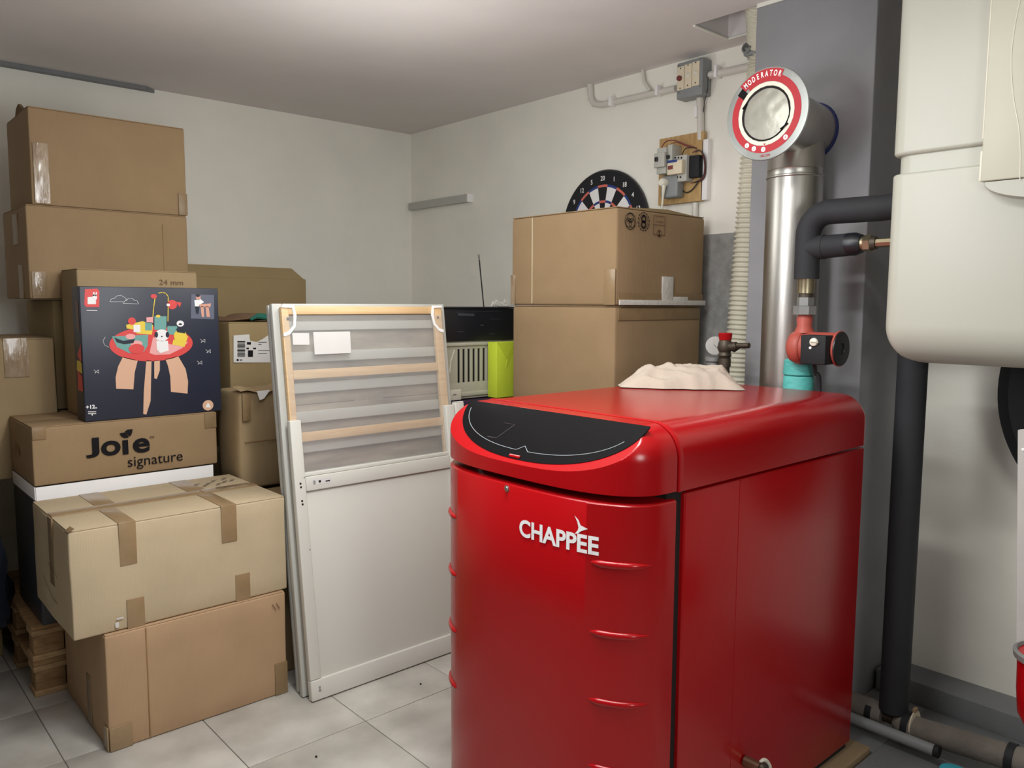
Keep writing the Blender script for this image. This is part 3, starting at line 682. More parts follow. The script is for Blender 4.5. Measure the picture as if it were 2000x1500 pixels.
stripl(t, SX0, SY1-.03, SY1, 1.54, 1.68, 'cleartape')
obj('raised_lid_edge', MB().prism([(SX0+.03, SY0+.02, 1.950), (SX1-.02, SY0+.02, 1.950), (SX1-.25, SY0+.03, 1.968)], (0, .10, .0)), 'card4', t, smooth=False)
f = front(t, SY0, .0068); mb = MB()
def u_(px, py): P = at(px, py, 'y', SY0-.0068); return P.x, P.z
for cx, cy in ((1231, 432), (1257, 433)):
    x, z = u_(cx, cy); kx = .035
    if cx == 1231:
        for k in range(3):
            a = PI/2+k*2*PI/3; f.ring(mb, x+.012*math.cos(a), z+.014*math.sin(a), .017, .020)
        f.ring(mb, x, z, .033, .036)
        f.text(mb, 'PSR', x-.02, z-.006, .018)
    else:
        for k in range(14):
            a = 2*PI*k/14; f.ring(mb, x, z, .036, .040, a0=a, a1=a+.3)
        f.ring(mb, x, z+.011, .010, .017); f.ring(mb, x, z-.011, .010, .017)
        f.ring(mb, x, z, .028, .030)
f.done('print', mb, 'ink')
mb = MB(); a = u_(1277, 421); b = u_(1298, 460); w = b[0]-a[0]
f.line(mb, [a, (b[0], a[1]), b, (a[0], b[1]), a], .003); f.line(mb, [(a[0], a[1]-.038), (b[0], a[1]-.038)], .003); f.line(mb, [(a[0]+.015, a[1]-.024), (b[0]-.01, a[1]-.024)], .003)
cx, cz = (a[0]+b[0])/2, a[1]-.075; f.ring(mb, cx, cz, .016, .018); f.ell(mb, cx, cz+.010, .009, .004); f.ell(mb, cx, cz-.010, .009, .004); f.poly(mb, [(cx-.005, cz-.012), (cx+.005, cz-.012), (cx+.002, cz+.012), (cx-.002, cz+.012)])
f.done('print', mb, 'brownink')

# pet carrier, black box, green box on hidden cartons
CY = 3.13
carton('hidden brown box under the vented beige crate, on the floor', 2.28, 3.05, 3.06, 3.60, .001, .60, 'card5', bulge=0, jit=0, flaps=False)
carton('dark purple box under the vented beige crate', 2.30, 3.05, 3.06, 3.60, .6015, 1.064, 'purple', bulge=0, jit=0, flaps=False, cat='box')
t = thing('pet_carrier', 'beige plastic crate with vertical vent slots and a latch, under the black box', 'crate', (2.62, 3.35, 1.065))
cx0, cx1, cz0, cz1 = 2.325, 2.84, 1.078, 1.350
sl = []
for k in range(8): sl.append((at(896+k*9.8, 700, 'y', CY).x))
zt, zb = at(920, 681, 'y', CY).z, at(928, 745, 'y', CY).z
mb = MB(); mb.rbox(cx0, cx1, CY, CY+.004, zt, cz1, r=.0015); mb.rbox(cx0, cx1, CY, CY+.004, cz0, zb, r=.0015)
xs = [cx0]+[v for x in sl for v in (x-.0075, x+.0075)]+[cx1]
for a, b in zip(xs[0::2], xs[1::2]): mb.box(a, b, CY+.0002, CY+.004, zb-.004, zt+.004)
obj('front_wall', mb, 'beige', t)
mb = MB(); mb.rbox(cx0, cx0+.01, CY+.012, CY+.42, cz0, cz1, r=.003); mb.rbox(cx1-.01, cx1, CY+.012, CY+.42, cz0, cz1, r=.003); mb.rbox(cx0, cx1, CY+.41, CY+.42, cz0, cz1, r=.003); mb.rbox(cx0, cx1, CY, CY+.42, cz0-.012, cz0, r=.003)
obj('side_wall', mb, 'beige', t)
obj('rim', RB(cx0-.006, cx1+.006, CY-.010, CY+.006, cz1-.018, cz1, r=.005), 'beige', t)
obj('rim', RB(cx0-.006, cx1+.006, CY-.010, CY+.004, cz0, cz0+.022, r=.005), 'beige', t)
obj('cover', RB(cx0, cx1, CY+.002, CY+.42, cz1, cz1+.006, r=.002), 'beige', t)
obj('slot_shade', RB(cx0+.02, cx1-.02, CY+.0045, CY+.38, cz0, cz1-.01, r=.004), 'gap', t)  # added dark block, stands in for the shade behind the vent slots
g = MB().tube([at(888, 683, 'y', CY-.003), at(881, 705, 'y', CY-.003), at(878, 730, 'y', CY-.003)], [.002, .003, .002], 8); obj('moulded_rib', g, 'cream', t)
a = at(880, 762, 'y', CY-.02); b = at(901, 781, 'y', CY-.02)
l = obj('latch', RB(a.x, b.x, CY-.022, CY-.010, b.z, a.z, r=.004), 'cream', t); obj('slot', RB(a.x+.015, a.x+.035, CY-.0228, CY-.0215, (a.z+b.z)/2, (a.z+b.z)/2+.004, r=.0004), 'gap', l)
t = thing('black_box', 'glossy black radio with a thin aerial lying on the beige crate', 'radio', (2.6, 3.3, 1.357))
a = at(866, 602, 'y', CY-.01); b = at(1003, 668, 'y', CY-.01)
obj('housing', RB(2.322, 2.83, CY-.012, CY+.22, 1.357, 1.518, r=.004), 'black', t)
f = Face((0, CY-.0122, 0), (1, 0, 0), (0, 0, 1), t); mb = MB()
for p0, p1, w in (((895, 614), (925, 615), .012), ((956, 623), (978, 623), .002), ((893, 648), (905, 648), .003), ((955, 652), (964, 652), .003), ((890, 610), (975, 608), .0015), ((938, 635), (944, 635), .005)):
    P, Q_ = at(*p0, 'y', CY-.012), at(*p1, 'y', CY-.012); f.line(mb, [(P.x, P.z), (Q_.x, Q_.z)], w)
f.done('printed_marks', mb, mat('grey_marks', (62, 66, 74), .5, var=0))
obj('lid_edge', RB(2.315, 2.81, CY-.018, CY+.22, 1.5185, 1.527, r=.003), 'blackmat', t)
a = at(945, 600, 'y', CY+.05); b = at(935, 497, 'y', CY+.05)
ao = obj('aerial', MB().tube([a-(b-a)*.02, a+(b-a)*.9], .0032, 8), 'blackmat', t); obj('tip', MB().tube([a+(b-a)*.9, a+(b-a)*.93, b], [.0032, .0045, .0045], 8), 'steel', ao)
mb = MB()
for k in range(5): mb.tube([(2.70+.02*k, CY+.05, 1.529), (2.72+.02*k, CY+.06, 1.545+.01*math.sin(k*2)), (2.76+.02*k, CY+.04, 1.531)], [.004, .014, .004], 8)
tag(obj('plastic_wrap', mb, 'whitetape'), 'small crumpled white wrapping on the black radio beside the right box stack', 'wrapping')
t = thing('gift_box', 'lime green gift box with folded envelope flaps beside the beige crate', 'box', (2.72, 3.09, 1.066))
gx0, gx1 = at(970, 700, 'y', 3.04).x, 2.83
zt2, zb2 = at(985, 668, 'y', 3.04).z, 1.0665
obj('body', RB(gx0, gx1, 3.04, 3.11, zb2, zt2, r=.003, n=1), 'lime', t)
obj('folded_flap', MB().prism([(gx0+.002, 3.0395, zt2-.002), (gx0+.065, 3.0385, zt2-.085), (gx0+.13, 3.0395, zt2-.002)], (0, -.0025, 0)), 'lime', t, smooth=False)
obj('folded_flap', MB().prism([(gx0+.068, 3.0395, zt2-.09), (gx0+.062, 3.0395, zt2-.13), (gx0+.135, 3.0395, zt2-.005)], (0, -.0018, 0)), 'lime', t, smooth=False)

# ================================================================== wall items
def wb(name, m, px0, py0, px1, py1, xf, xb, par, r=.003, label=None):
    a = at(px0, py0, 'x', xf); b = at(px1, py1, 'x', xf)
    return obj(name, RB(xf, xb, b.y, a.y, b.z, a.z, r=r), m, par, label=label)
# dartboard
DC = Vector((XR-.034, 2.905, 1.955)); R0 = .302
t = thing('dartboard', 'black dartboard with white, blue and red segments hanging behind the top box', 'dartboard', (XR-.017, DC.y, DC.z-R0))
obj('rim', MB().lathe((XR-.001, DC.y, DC.z), (-1, 0, 0), [(0, R0-.012), (.008, R0), (.024, R0), (.033, R0-.008), (.033, R0-.03)], 72), 'black', t)
f = Face((DC.x-.0005, DC.y, DC.z), (0, -1, 0), (0, 0, 1), t)
order = [20, 1, 18, 4, 13, 6, 10, 15, 2, 17, 3, 19, 7, 16, 8, 11, 14, 9, 12, 5]
groups = {'white': MB(), 'black': MB(), 'dartblue': MB(), 'dartred': MB()}
for i in range(20):
    a1 = PI/2-(i-.5)*PI/10; a0 = a1-PI/10; c1, c2 = (('black', 'dartred'), ('white', 'dartblue'))[i % 2]
    for r0, r1, c in ((.018, .128, c1), (.128, .141, c2), (.141, .210, c1), (.210, .223, c2)): f.ring(groups[c], 0, 0, r0, r1, .001, a0, a1, 5)
f.ring(groups['dartblue'], 0, 0, .008, .018, .001); f.ell(groups['dartred'], 0, 0, .008, .008, .001)
for k, mb in groups.items(): f.done('segment', mb, k, {'white': 'white segments', 'black': 'black segments', 'dartblue': 'blue scoring segments', 'dartred': 'red scoring segments'}[k])
mb = MB()
for i, nn in enumerate(order):
    a = PI/2-i*PI/10; f.text(mb, str(nn), .257*math.cos(a), .257*math.sin(a)-.012, .034, .001, bold=.02, align='CENTER', sx=.9)
f.done('number', mb, 'white')
# trunking near the corner
t = thing('wall_trunking', 'short white square trunking fixed high on the right wall near the corner', 'trunking', (XR, 4.35, 2.195))
obj('duct', RB(XR-.04, XR, 4.06, 4.715, 2.193, 2.243, r=.003), 'grey2', t); obj('end_cap', RB(XR-.042, XR, 4.045, 4.0595, 2.191, 2.245, r=.003), 'white', t)
# junction box
xf = XR-.075
t = thing('switch_box', 'grey switch box with three ivory plates and a small red knob', 'switch box', (XR, 2.39, 2.54))
wb('housing', 'greybox', 1322, 124, 1371, 184, xf, XR, t, r=.008)
f = Face((xf-.0004, 0, 0), (0, -1, 0), (0, 0, 1), t)
for i, (pa, pb) in enumerate((((1324, 132), (1336, 175)), ((1338, 127), (1351, 171)), ((1353, 122), (1366, 166)))):
    a, b = at(*pa, 'x', xf), at(*pb, 'x', xf); cy, cz = (a.y+b.y)/2, (a.z+b.z)/2+(.004 if i else 0)
    pl_ = obj('switch_plate', RB(xf-.004, xf, b.y, a.y, b.z, a.z, r=.003), 'ivory', t)
    if i == 0: obj('knob', MB().lathe((xf-.004, cy+.003, cz), (-1, 0, 0), [(0, .012), (.012, .012), (.016, .008)], 20), 'wirered', pl_, label='dark red knob')
    else: obj('switch', MB().lathe((xf-.004, cy, cz), (-1, 0, 0), [(0, .013), (.003, .013), (.004, .009), (.009, .005)], 20), 'cream', pl_)
    mb = MB(); ff = Face((xf-.0046, 0, 0), (0, -1, 0), (0, 0, 1), t)
    for dz in (-.046, .046): ff.ell(mb, -cy, cz+dz, .0032, .0032)
    ff.done('screw', mb, 'ink', parent=pl_, split=True)
for px, py in ((1325, 129), (1368, 115), (1325, 181), (1368, 168)):
    P = at(px, py, 'x', xf); obj('cover_screw', MB().lathe((xf+.001, P.y, P.z), (-1, 0, 0), [(0, .005), (.003, .005), (.004, .002)], 12), 'nut', t)
P = at(1345, 186, 'x', XR-.035); obj('gland', MB().lathe((XR-.035, P.y, P.z+.012), (0, 0, -1), [(0, .02), (.012, .02), (.016, .013)], 18), 'greyfloor', t)
# conduits
def conduit(label, pts, r, clips, group=None):
    t = thing('conduit', label, 'conduit', pts[0])
    obj('pipe', MB().tube(pts, r, 14), 'conduit', t)
    for c in clips:
        c = Vector(c); obj('clip', RB(XR-.05, XR-.0, c.y-.008, c.y+.008, c.z-r*1.5, c.z+r*1.5, r=.004), 'white', t)
    return t
w = lambda px, py: at(px, py, 'x', XR-.022)
a, b, c, d = w(1152, 168), w(1154, 192), w(1160, 203), w(1176, 205)
e = w(1320, 173)
conduit('white conduit running left from the grey switch box and bending up to the ceiling', [Vector((a.x, a.y, ZC)), b, c, d, d+(e-d)*.5, e], .0165, [at(1202, 200, 'x', XR), at(1293, 179, 'x', XR)])
conduit('thin white conduit dropping from the ceiling into the run left of the switch box', [Vector((a.x, w(1255, 140).y, ZC)), w(1258, 160), w(1265, 170), w(1270, 177)], .008, [])
conduit('white conduit running right from the switch box towards the ribbed duct', [w(1386, 147), w(1425, 139), w(1466, 130)], .018, [at(1408, 143, 'x', XR)])
conduit('white conduit between the switch box and the chipboard panel', [w(1367, 186), w(1368, 230), w(1369, 274)], .017, [at(1370, 222, 'x', XR)])
conduit('short white conduit below the chipboard panel', [w(1358, 396), w(1357, 430), w(1356, 520)], .014, [])
t = thing('cable', 'thin dark cable hanging beside the conduit under the switch box', 'cable', w(1380, 170))
obj('wire', MB().tube([at(1383, 150, 'x', XR-.06), at(1382, 175, 'x', XR-.04), at(1376, 200, 'x', XR-.03), at(1373, 222, 'x', XR-.02)], .0022, 6), 'wireblack', t)
# electrical board
xb = XR-.035
t = thing('electrical_board', 'chipboard panel with breakers, contactor, relay, socket and loose red wires', 'electrical panel', (XR, 2.40, 2.04))
wb('backing_board', 'board', 1288, 272, 1371, 392, xb, XR-.012, t, r=.002)
wb('frame_edge', 'white', 1371.5, 273, 1380, 390, xb, XR, t, r=.002, label='white edge strip')
def blk(name, m, p0, p1, dep, back=xb, par=None, r=.003, label=None): return wb(name, m, *p0, *p1, xb-dep, back, par or t, r, label)
g = blk('breaker', 'breaker', (1283, 290), (1300, 338), .085)
blk('front_step', 'breaker', (1277, 300), (1297, 325), .105, xb-.085, g); blk('toggle', 'black', (1278, 307), (1283, 315), .115, xb-.105, g)
g = blk('breaker', 'breaker', (1304, 283), (1312, 320), .075); blk('toggle', 'black', (1300, 303), (1305, 309), .09, xb-.075, g)
g = blk('contactor', 'breaker', (1317, 305), (1340, 353), .055)
h = blk('cover', 'ivory', (1303, 316), (1331, 338), .085, xb-.055, g); blk('rocker', 'wirered', (1304, 324), (1313, 330), .090, xb-.085, g, label='dark red rocker'); blk('blue_band', 'dartblue', (1303, 314), (1322, 316), .0865, xb-.085, g)
for k in range(3):
    a = at(1319+k*6, 308, 'x', xb-.056); b_ = at(1317+k*6, 346, 'x', xb-.056)
    for P in (a, b_): obj('terminal', RB(xb-.0575, xb-.055, P.y-.004, P.y+.004, P.z-.004, P.z+.004, r=.001), 'ink', g)
blk('relay', 'blackmat', (1344, 305), (1364, 345), .035)
g = blk('socket_box', 'greybox', (1290, 345), (1322, 384), .06, r=.010)
def wire(pts, m, r=.0018):
    P = [at(a, b, 'x', xb-d) for a, b, d in pts]; Q_ = []
    for i in range(len(P)-1):
        p0, p1, p2, p3 = P[max(i-1, 0)], P[i], P[i+1], P[min(i+2, len(P)-1)]
        for k in range(6):
            s = k/6; Q_.append(.5*((2*p1)+(p2-p0)*s+(2*p0-5*p1+4*p2-p3)*s*s+(3*p1-p0-3*p2+p3)*s**3))
    Q_.append(P[-1]); obj('wire', MB().tube(Q_, r, 6), m, t)
wire([(1292, 289, .08), (1300, 277, .07), (1316, 274, .06), (1335, 281, .03), (1361, 290, .005)], 'wirered', .003)
wire([(1307, 284, .07), (1313, 280, .06), (1325, 279, .04), (1345, 287, .02), (1361, 289, .004)], 'wirered')
wire([(1332, 303, .05), (1338, 291, .03), (1350, 288, .02), (1361, 290, .004)], 'wireblack', .0025)
for k in range(7):
    o_ = k*1.1
    wire([(1352+o_, 298-o_*.3, .02), (1366+o_*.3, 293+o_*.2, .012), (1374+o_*.35, 308, .01+.002*k), (1376+o_*.3, 330+o_, .01), (1371, 348+o_*.5, .01), (1356-o_, 356+o_*.3, .02)], 'wirered' if k % 3 else 'wireblack', .0022)
wire([(1329, 352, .03), (1331, 368, .015), (1340, 376, .01), (1352, 370, .01), (1366, 352, .01), (1376, 340, .01)], 'wireblack', .003)
t = thing('power_plug', 'white plug with its lead in the grey socket, hanging to the box below', 'plug', at(1296, 380, 'x', xb-.07))
P = at(1298, 357, 'x', xb-.062); obj('plug_body', MB().lathe((xb-.0605, P.y, P.z), (-1, 0, 0), [(0, .022), (.022, .021), (.03, .015), (.031, .0)], 24), 'cream', t)
obj('lead', MB().tube([at(1297, 362, 'x', xb-.078), at(1296, 372, 'x', xb-.078), at(1295, 382, 'x', xb-.075), at(1293, 405, 'x', xb-.07), at(1290, 470, 'x', xb-.06)], [.011, .009, .0055, .0045, .0045], 10), 'cream', t)
# grey floodlight bracket by the duct
t = thing('wall_sensor', 'small dark grey round sensor lamp on the right wall under the ceiling hatch', 'sensor', (XR, 2.07, 2.62))
P = at(1461, 94, 'x', XR-.15); obj('housing', RB(XR-.15, XR, P.y-.045, P.y+.026, P.z-.030, P.z+.028, r=.010), 'greybox', t)
obj('lens', MB().lathe((XR-.15, P.y+.005, P.z), (-1, 0, 0), [(0, .022), (.008, .022), (.010, .014), (.004, .012), (.012, 0)], 24), 'nut', t)
# flexible ribbed duct
ctl = [(Vector((3.0, 1.855, 2.87)), .062), (Vector((3.04, 1.87, 2.79)), .06)]
for px, py in ((1488, 110), (1482, 200), (1475, 300), (1465, 420), (1455, 540), (1447, 640), (1441, 740)): ctl.append((at(px, py, 'x', XR-.075), .058))
pts = []
C_ = [c[0] for c in ctl]+[Vector((XR-.075, ctl[-1][0].y, .35))]
for i in range(len(C_)-1):
    p0, p1, p2, p3 = C_[max(i-1, 0)], C_[i], C_[i+1], C_[min(i+2, len(C_)-1)]
    k_ = max(2, int((p2-p1).length/.0024))
    for k in range(k_):
        s = k/k_; pts.append(.5*((2*p1)+(p2-p0)*s+(2*p0-5*p1+4*p2-p3)*s*s+(3*p1-p0-3*p2+p3)*s**3))
L_ = 0; R_ = []
for i, p in enumerate(pts):
    if i: L_ += (p-pts[i-1]).length
    R_.append(.058+.0055*math.sin(2*PI*L_/.0215))
mb = MB().tube(pts, R_, 28); mb.sm = 60
tag(obj('ribbed_duct', mb, 'duct'), 'ribbed cream flexible duct coming down from the ceiling hatch beside the chimney', 'duct')

# ================================================================== boiler
BY0, BY1, BZ = 1.155, 1.925, 1.25
CYm, AY, BX, XB_ = (BY0+BY1)/2, (BY1-BY0)/2, .195, 1.572
t = boiler = thing('boiler', 'large glossy red floor-standing boiler with a black glass control panel', 'boiler', (2.0, CYm, .03))
cab = obj('cabinet', RB(1.612, 2.60, BY0, BY1, .055, 1.076, r=.006), 'red', t)
obj('side_seam', RB(at(1443, 1000, 'y', BY0).x, at(1443, 1000, 'y', BY0).x+.003, BY0-.0012, BY0+.002, .056, 1.074, r=.0005), 'red', t)
obj('inner_frame', RB(1.555, 1.63, BY0+.012, BY1-.012, .055, 1.10, r=.004), 'gap', t)
obj('plinth', RB(1.60, 2.59, BY0+.01, BY1-.01, .032, .055, r=.003), 'blackmat', t)
# top cover: rounded section swept along X
def sect(ins, z0, rr=.085, n=14):
    y0, y1 = BY0-.004+ins, BY1+.004-ins; zt = BZ-ins; P = [(y0, z0)]
    for i in range(n+1):
        a = PI-i/n*PI/2; P.append((y0+rr+rr*math.cos(a), zt-rr+rr*math.sin(a)))
    for i in range(n+1):
        a = PI/2-i/n*PI/2; P.append((y1-rr+rr*math.cos(a), zt-rr+rr*math.sin(a)))
    P.append((y1, z0)); return P
xs_ = [(1.578, .0), (1.583, -.002), (1.60, 0), (2.58, 0), (2.598, .004), (2.606, .014)]
mb = MB(); V = []
for x, ins in xs_: V += [(x, y, z) for y, z in sect(ins, 1.085)]
m_ = len(sect(0, 1)); Fs = [(i*m_+k, i*m_+(k+1) % m_, (i+1)*m_+(k+1) % m_, (i+1)*m_+k) for i in range(len(xs_)-1) for k in range(m_)]
Fs += [tuple(range(m_))[::-1], tuple((len(xs_)-1)*m_+k for k in range(m_))]
mb.add(V, Fs); obj('top_cover', mb, 'red', t)
# front cap
RRv = .085; SE = 3.0
def inset_x(y, d):      # x of the plan curve inset by d
    a, b = AY+.004-d, BX-d*.9; tt = min(1, abs(y-CYm)/a)
    return XB_-b*(1-tt**SE)**(1/SE)
def surf(x, y):
    lo, hi = 0, RRv
    if abs(y-CYm) >= AY+.004-hi or x < inset_x(y, hi):
        for _ in range(30):
            m = (lo+hi)/2
            ok = abs(y-CYm) < AY+.004-m and x >= inset_x(y, m)
            lo, hi = (m, hi) if ok else (lo, m)
        d = lo; return BZ-RRv+math.sqrt(max(0, RRv**2-(RRv-d)**2))
    return BZ
PX, PM = 1.512, .93
plane = lambda x: BZ+.0-PM*(PX-x) if x < PX else 9
NS, NP = 150, 26
mb = MB(); V = []; rows = []
def plan(d, s):         # s in 0..1 along the curve
    a, b = AY+.004-d, BX-d*.9; th = PI*s; c, q = math.cos(th), math.sin(th)
    return (XB_-b*abs(q)**(2/SE), CYm-a*math.copysign(abs(c)**(2/SE), c))
lv = [(0, 1.088-.0)]+[(0, 1.088+(BZ-RRv-1.088)*k/3) for k in range(1, 4)]
lv = [(.004, 1.086)]+lv
for k in range(1, NP+1): a = PI/2*k/NP; lv.append((RRv*(1-math.cos(a)), BZ-RRv+RRv*math.sin(a)))
for d, z in lv:
    r_ = []
    for i in range(NS+1):
        x, y = plan(d, i/NS); zz = min(z, plane(x)+(0 if z > 1.1 else 9)); r_.append(len(V)); V.append((x, y, zz))
    rows.append(r_)
base = [plan(RRv, i/NS) for i in range(NS+1)]
for k in range(1, 31):
    r_ = []
    for (x, y) in base:
        X = x+(XB_-x)*k/30; zz = min(BZ, plane(X)); r_.append(len(V)); V.append((X, y, zz))
    rows.append(r_)
mb.add(V, [(rows[j][i], rows[j][i+1], rows[j+1][i+1], rows[j+1][i]) for j in range(len(rows)-1) for i in range(NS)]); mb.sm = 25
cap = obj('front_cap', mb, 'red', t)
# glass
NN = 90; arc = []; ys = []
yc0, hw, dp = 1.530, .342, .124
for i in range(NN+1):
    t_ = -math.cos(PI*i/NN); arc.append((PX-.001-dp*(1-abs(t_)**2.3)**(1/2.1), yc0+hw*t_))
def on_pl(x, y, h): k = math.sqrt(1+PM*PM); return (x-h*PM/k, y, BZ-PM*(PX-x)+h/k)
def halfmoon(pa, h, m, name, par, th):
    mb = MB(); back = [(PX-.001, y) for _, y in reversed(pa)]
    # strips between back line and arc
    V = []; n = len(pa)
    for x, y in pa:
        for j in range(7): X = x+(PX-.001-x)*j/6; V.append(on_pl(X, y, h))
    for x, y in pa: V.append(on_pl(x, y, h-th))
    Fs = [(i*7+j, i*7+j+1, (i+1)*7+j+1, (i+1)*7+j) for i in range(n-1) for j in range(6)]+[(i*7, (i+1)*7, n*7+i+1, n*7+i) for i in range(n-1)]
    return obj(name, mb.add(V, Fs), m, par)
gl = halfmoon(arc, .0016, 'blackglass', 'control_panel', t, .004)
mb = MB(); P_ = []
yc = yc0
for x, y in arc[10:-4]:
    X = PX-(PX-x)*.80-.004; dy = (y-yc)
    if abs(dy-.0) < .018: X += .012*math.cos(dy/.018*PI/2)
    P_.append(on_pl(X, yc+dy*.93, .0022))
obj('outline', MB().tube(P_, .0009, 6), 'tealine', gl)
mb = MB(); q_ = [(at(*p, 'x', 1.44).x, at(*p, 'x', 1.44).y) for p in ((972, 838), (993, 838), (978, 860), (961, 858))]; q_ = [(1.465+.0*k, y) if k < 2 else (1.425, y) for k, (x, y) in enumerate(q_)]
obj('display_frame', MB().tube([on_pl(x, y, .002) for x, y in q_], .0012, 6), mat('dim_display', (62, 48, 52), .4, var=0), gl)
obj('catch', MB().tube([on_pl(inset_x(CYm, .004)+.012, CYm-.02+.01*k, .001) for k in range(5)], .005, 8), 'red', cap)
# front door
def door_ring(d, z): return [plan(d, i/NS)+(z,) for i in range(NS+1)]
mb = MB(); V = []; lv2 = [(.010, 1.068), (.004, 1.0665), (0, 1.062), (0, .75), (0, .4), (0, .06), (.004, .056)]
for d, z in lv2: V += door_ring(d, z)
n_ = NS+1
Fs = [(j*n_+i, j*n_+i+1, (j+1)*n_+i+1, (j+1)*n_+i) for j in range(len(lv2)-1) for i in range(NS)]+[tuple(range(n_)), tuple((len(lv2)-1)*n_+i for i in range(n_))]
door = obj('front_door', mb.add(V, Fs), 'red', t)
for sgn in (-1, 1):
    for px_y in (1116, 1257, 1395, 1530):
        z = at(1240, px_y, 'x', inset_x(1.21, 0)).z
        pts = []
        for i in range(25):
            s = i/24; yy = CYm+sgn*(AY-.004-(1-s)*.118); pts.append((inset_x(yy, 0)+.002, yy, z))
        obj('embossed_rib', MB().tube(pts, [.0005+.009*min(1, 5*min(i, 24-i)/24)**.6 for i in range(25)], 10), 'red', door)
P = at(990, 954, 'x', inset_x(1.5, 0)); obj('door_screw', MB().lathe((inset_x(P.y, 0)+.002, P.y, P.z), (-1, 0, 0), [(0, .009), (.003, .009), (.0035, .006), (.006, .005), (.006, 0)], 20), 'steel', door)
# lettering wrapped on the curved door
a = at(1019, 1033, 'x', 1.385); b = at(1166, 1072, 'x', 1.40)
vs, fs = glyphs('CHAPPEE', .1, .030); wt = max(v[0] for v in vs); L = 0
def arcmap(s0):
    tab = []; y = CYm+AY; acc = 0; px_ = None
    return tab
tab = [(0, a.y)]; y = a.y; acc = 0
while y > BY0+.05:
    y2 = y-.002; acc += math.hypot(.002, inset_x(y2, 0)-inset_x(y, 0)); y = y2; tab.append((acc, y))
def s2y(s):
    for (s0, y0_), (s1, y1_) in zip(tab, tab[1:]):
        if s <= s1: return y0_+(y1_-y0_)*(s-s0)/(s1-s0)
    return tab[-1][1]
tot = [s for s, y in tab if y <= b.y][0]; kx = tot/wt; ht = .062; zb0 = a.z+.004; zb1 = b.z-.003
cap_h = max(v[1] for v in vs)
def door_pt(u, v): y = s2y(max(0, u)); return (inset_x(y, 0)-.0016, y, v)
mb = MB(); mb.add([door_pt(x*kx, a.z-.014+z*(.0445/cap_h)) for x, z in vs], fs); obj('lettering', mb, 'white', door, smooth=False, label='white brand lettering')
bird = [(.0, .040), (.012, .030), (.018, .018), (.038, .012), (.020, .004), (.010, -.004), (.001, -.006), (.010, .004), (.012, .012), (.008, .026)]
u0 = tot*.735; mb = MB(); mb.add([door_pt(u0+x, a.z+.034+z) for x, z in bird], [tuple(range(len(bird)))]); obj('emblem', mb, 'white', door, smooth=False, label='white bird emblem over the letters')
tag(obj('boiler_pad', RB(1.62, 2.66, 1.11, 1.93, .0005, .0315, r=.006), 'pad'), 'tan pad on the tiles under the red boiler', 'pad')
# cloth on the boiler
t0 = at(1210, 756, 'z', BZ); t1 = at(1440, 757, 'z', BZ)
ax_ = (t1-t0); Lc = ax_.length; ax_.normalize(); pr = Vector((-ax_.y, ax_.x, 0))
mb = MB(); nu, nv = 70, 34; V = []
for i in range(nu+1):
    u = i/nu
    for j in range(nv+1):
        v = j/nv*2-1
        env = min(1, (u*4.5)**.8)*min(1, ((1-u)*7)**.7)
        wd = .125*(.35+.65*min(1, u*3))*(1-.25*u)*(1+.18*noise.noise(Vector((u*6, 0, 3))))
        n1_ = noise.noise(Vector((u*4, v*1.3, 1))); n2_ = noise.noise(Vector((u*11, v*2.5, 5)))
        prof_ = max(0, math.cos(v*PI/2))**.75
        n3_ = abs(noise.noise(Vector((u*4.5+v*1.5, v*2.5, 9))))
        h = env*prof_*(.070+.024*n1_+.010*n2_+.016*math.sin(u*3.1)-.035*n3_)+.002
        ed = 1+.10*noise.noise(Vector((u*9, v, 8)))
        p = t0+ax_*(u*Lc)+pr*(v*wd*ed+.02*math.sin(u*5)+.01)
        V.append((p.x, p.y, BZ+.001+max(0.0, h*(1-.0))))
mb.add(V, [(i*(nv+1)+j, i*(nv+1)+j+1, (i+1)*(nv+1)+j+1, (i+1)*(nv+1)+j) for i in range(nu) for j in range(nv)]); mb.sm = 180
tag(obj('cloth', mb, 'cloth'), 'crumpled off-white cloth lying on top of the red boiler', 'cloth')

# ================================================================== flue
FX, FY = 2.787, at(1543, 600, 'x', 2.787).y
ZD = at(1497, 222, 'x', 2.50).z; YD = at(1497, 222, 'x', 2.50).y+.002
t = thing('flue_pipe', 'shiny steel flue pipe behind the boiler with a round red and white draught regulator', 'flue pipe', (FX, FY, .9))
rf = .1005; zj = at(1543, 352, 'x', FX).z
obj('lower_pipe', MB().lathe((FX, FY, .9), (0, 0, 1), [(0, rf), (zj-.9, rf), (zj-.9+.003, rf+.003), (zj-.9+.008, rf+.003), (zj-.9+.010, rf-.001)], 48), 'steel', t)
obj('tee_pipe', MB().lathe((FX, FY, zj+.01), (0, 0, 1), [(0, rf-.001), (.02, rf-.001), (.022, rf+.0005), (.026, rf-.001), (ZD-zj+.02, rf-.001), (ZD-zj+.075, .07), (ZD-zj+.082, .0)], 48), 'steel', t)
obj('branch_pipe', MB().tube([(2.535, YD, ZD), (2.70, YD+.012, ZD), (2.892, FY, ZD)], .1, 48), 'steel', t)
obj('sealant_ring', MB().lathe((2.879, FY, ZD), (1, 0, 0), [(0, .095), (0, .107), (.012, .109)], 40), 'bluefoam', t)
DX = 2.50
dr = obj('regulator_plate', MB().lathe((DX+.035, YD, ZD), (-1, 0, 0), [(0, .101), (.02, .110), (.024, .152), (.030, .155), (.034, .153), (.036, .146), (.036, .094), (.030, .090), (.014, .088), (.014, .0)], 64), 'zinc', t)
f = Face((DX-.0012, YD, ZD), (0, -1, 0), (0, 0, 1), t)
mb = MB(); f.ring(mb, 0, 0, .106, .130, .0008, PI*.78, PI*2.78-.25, 70); 
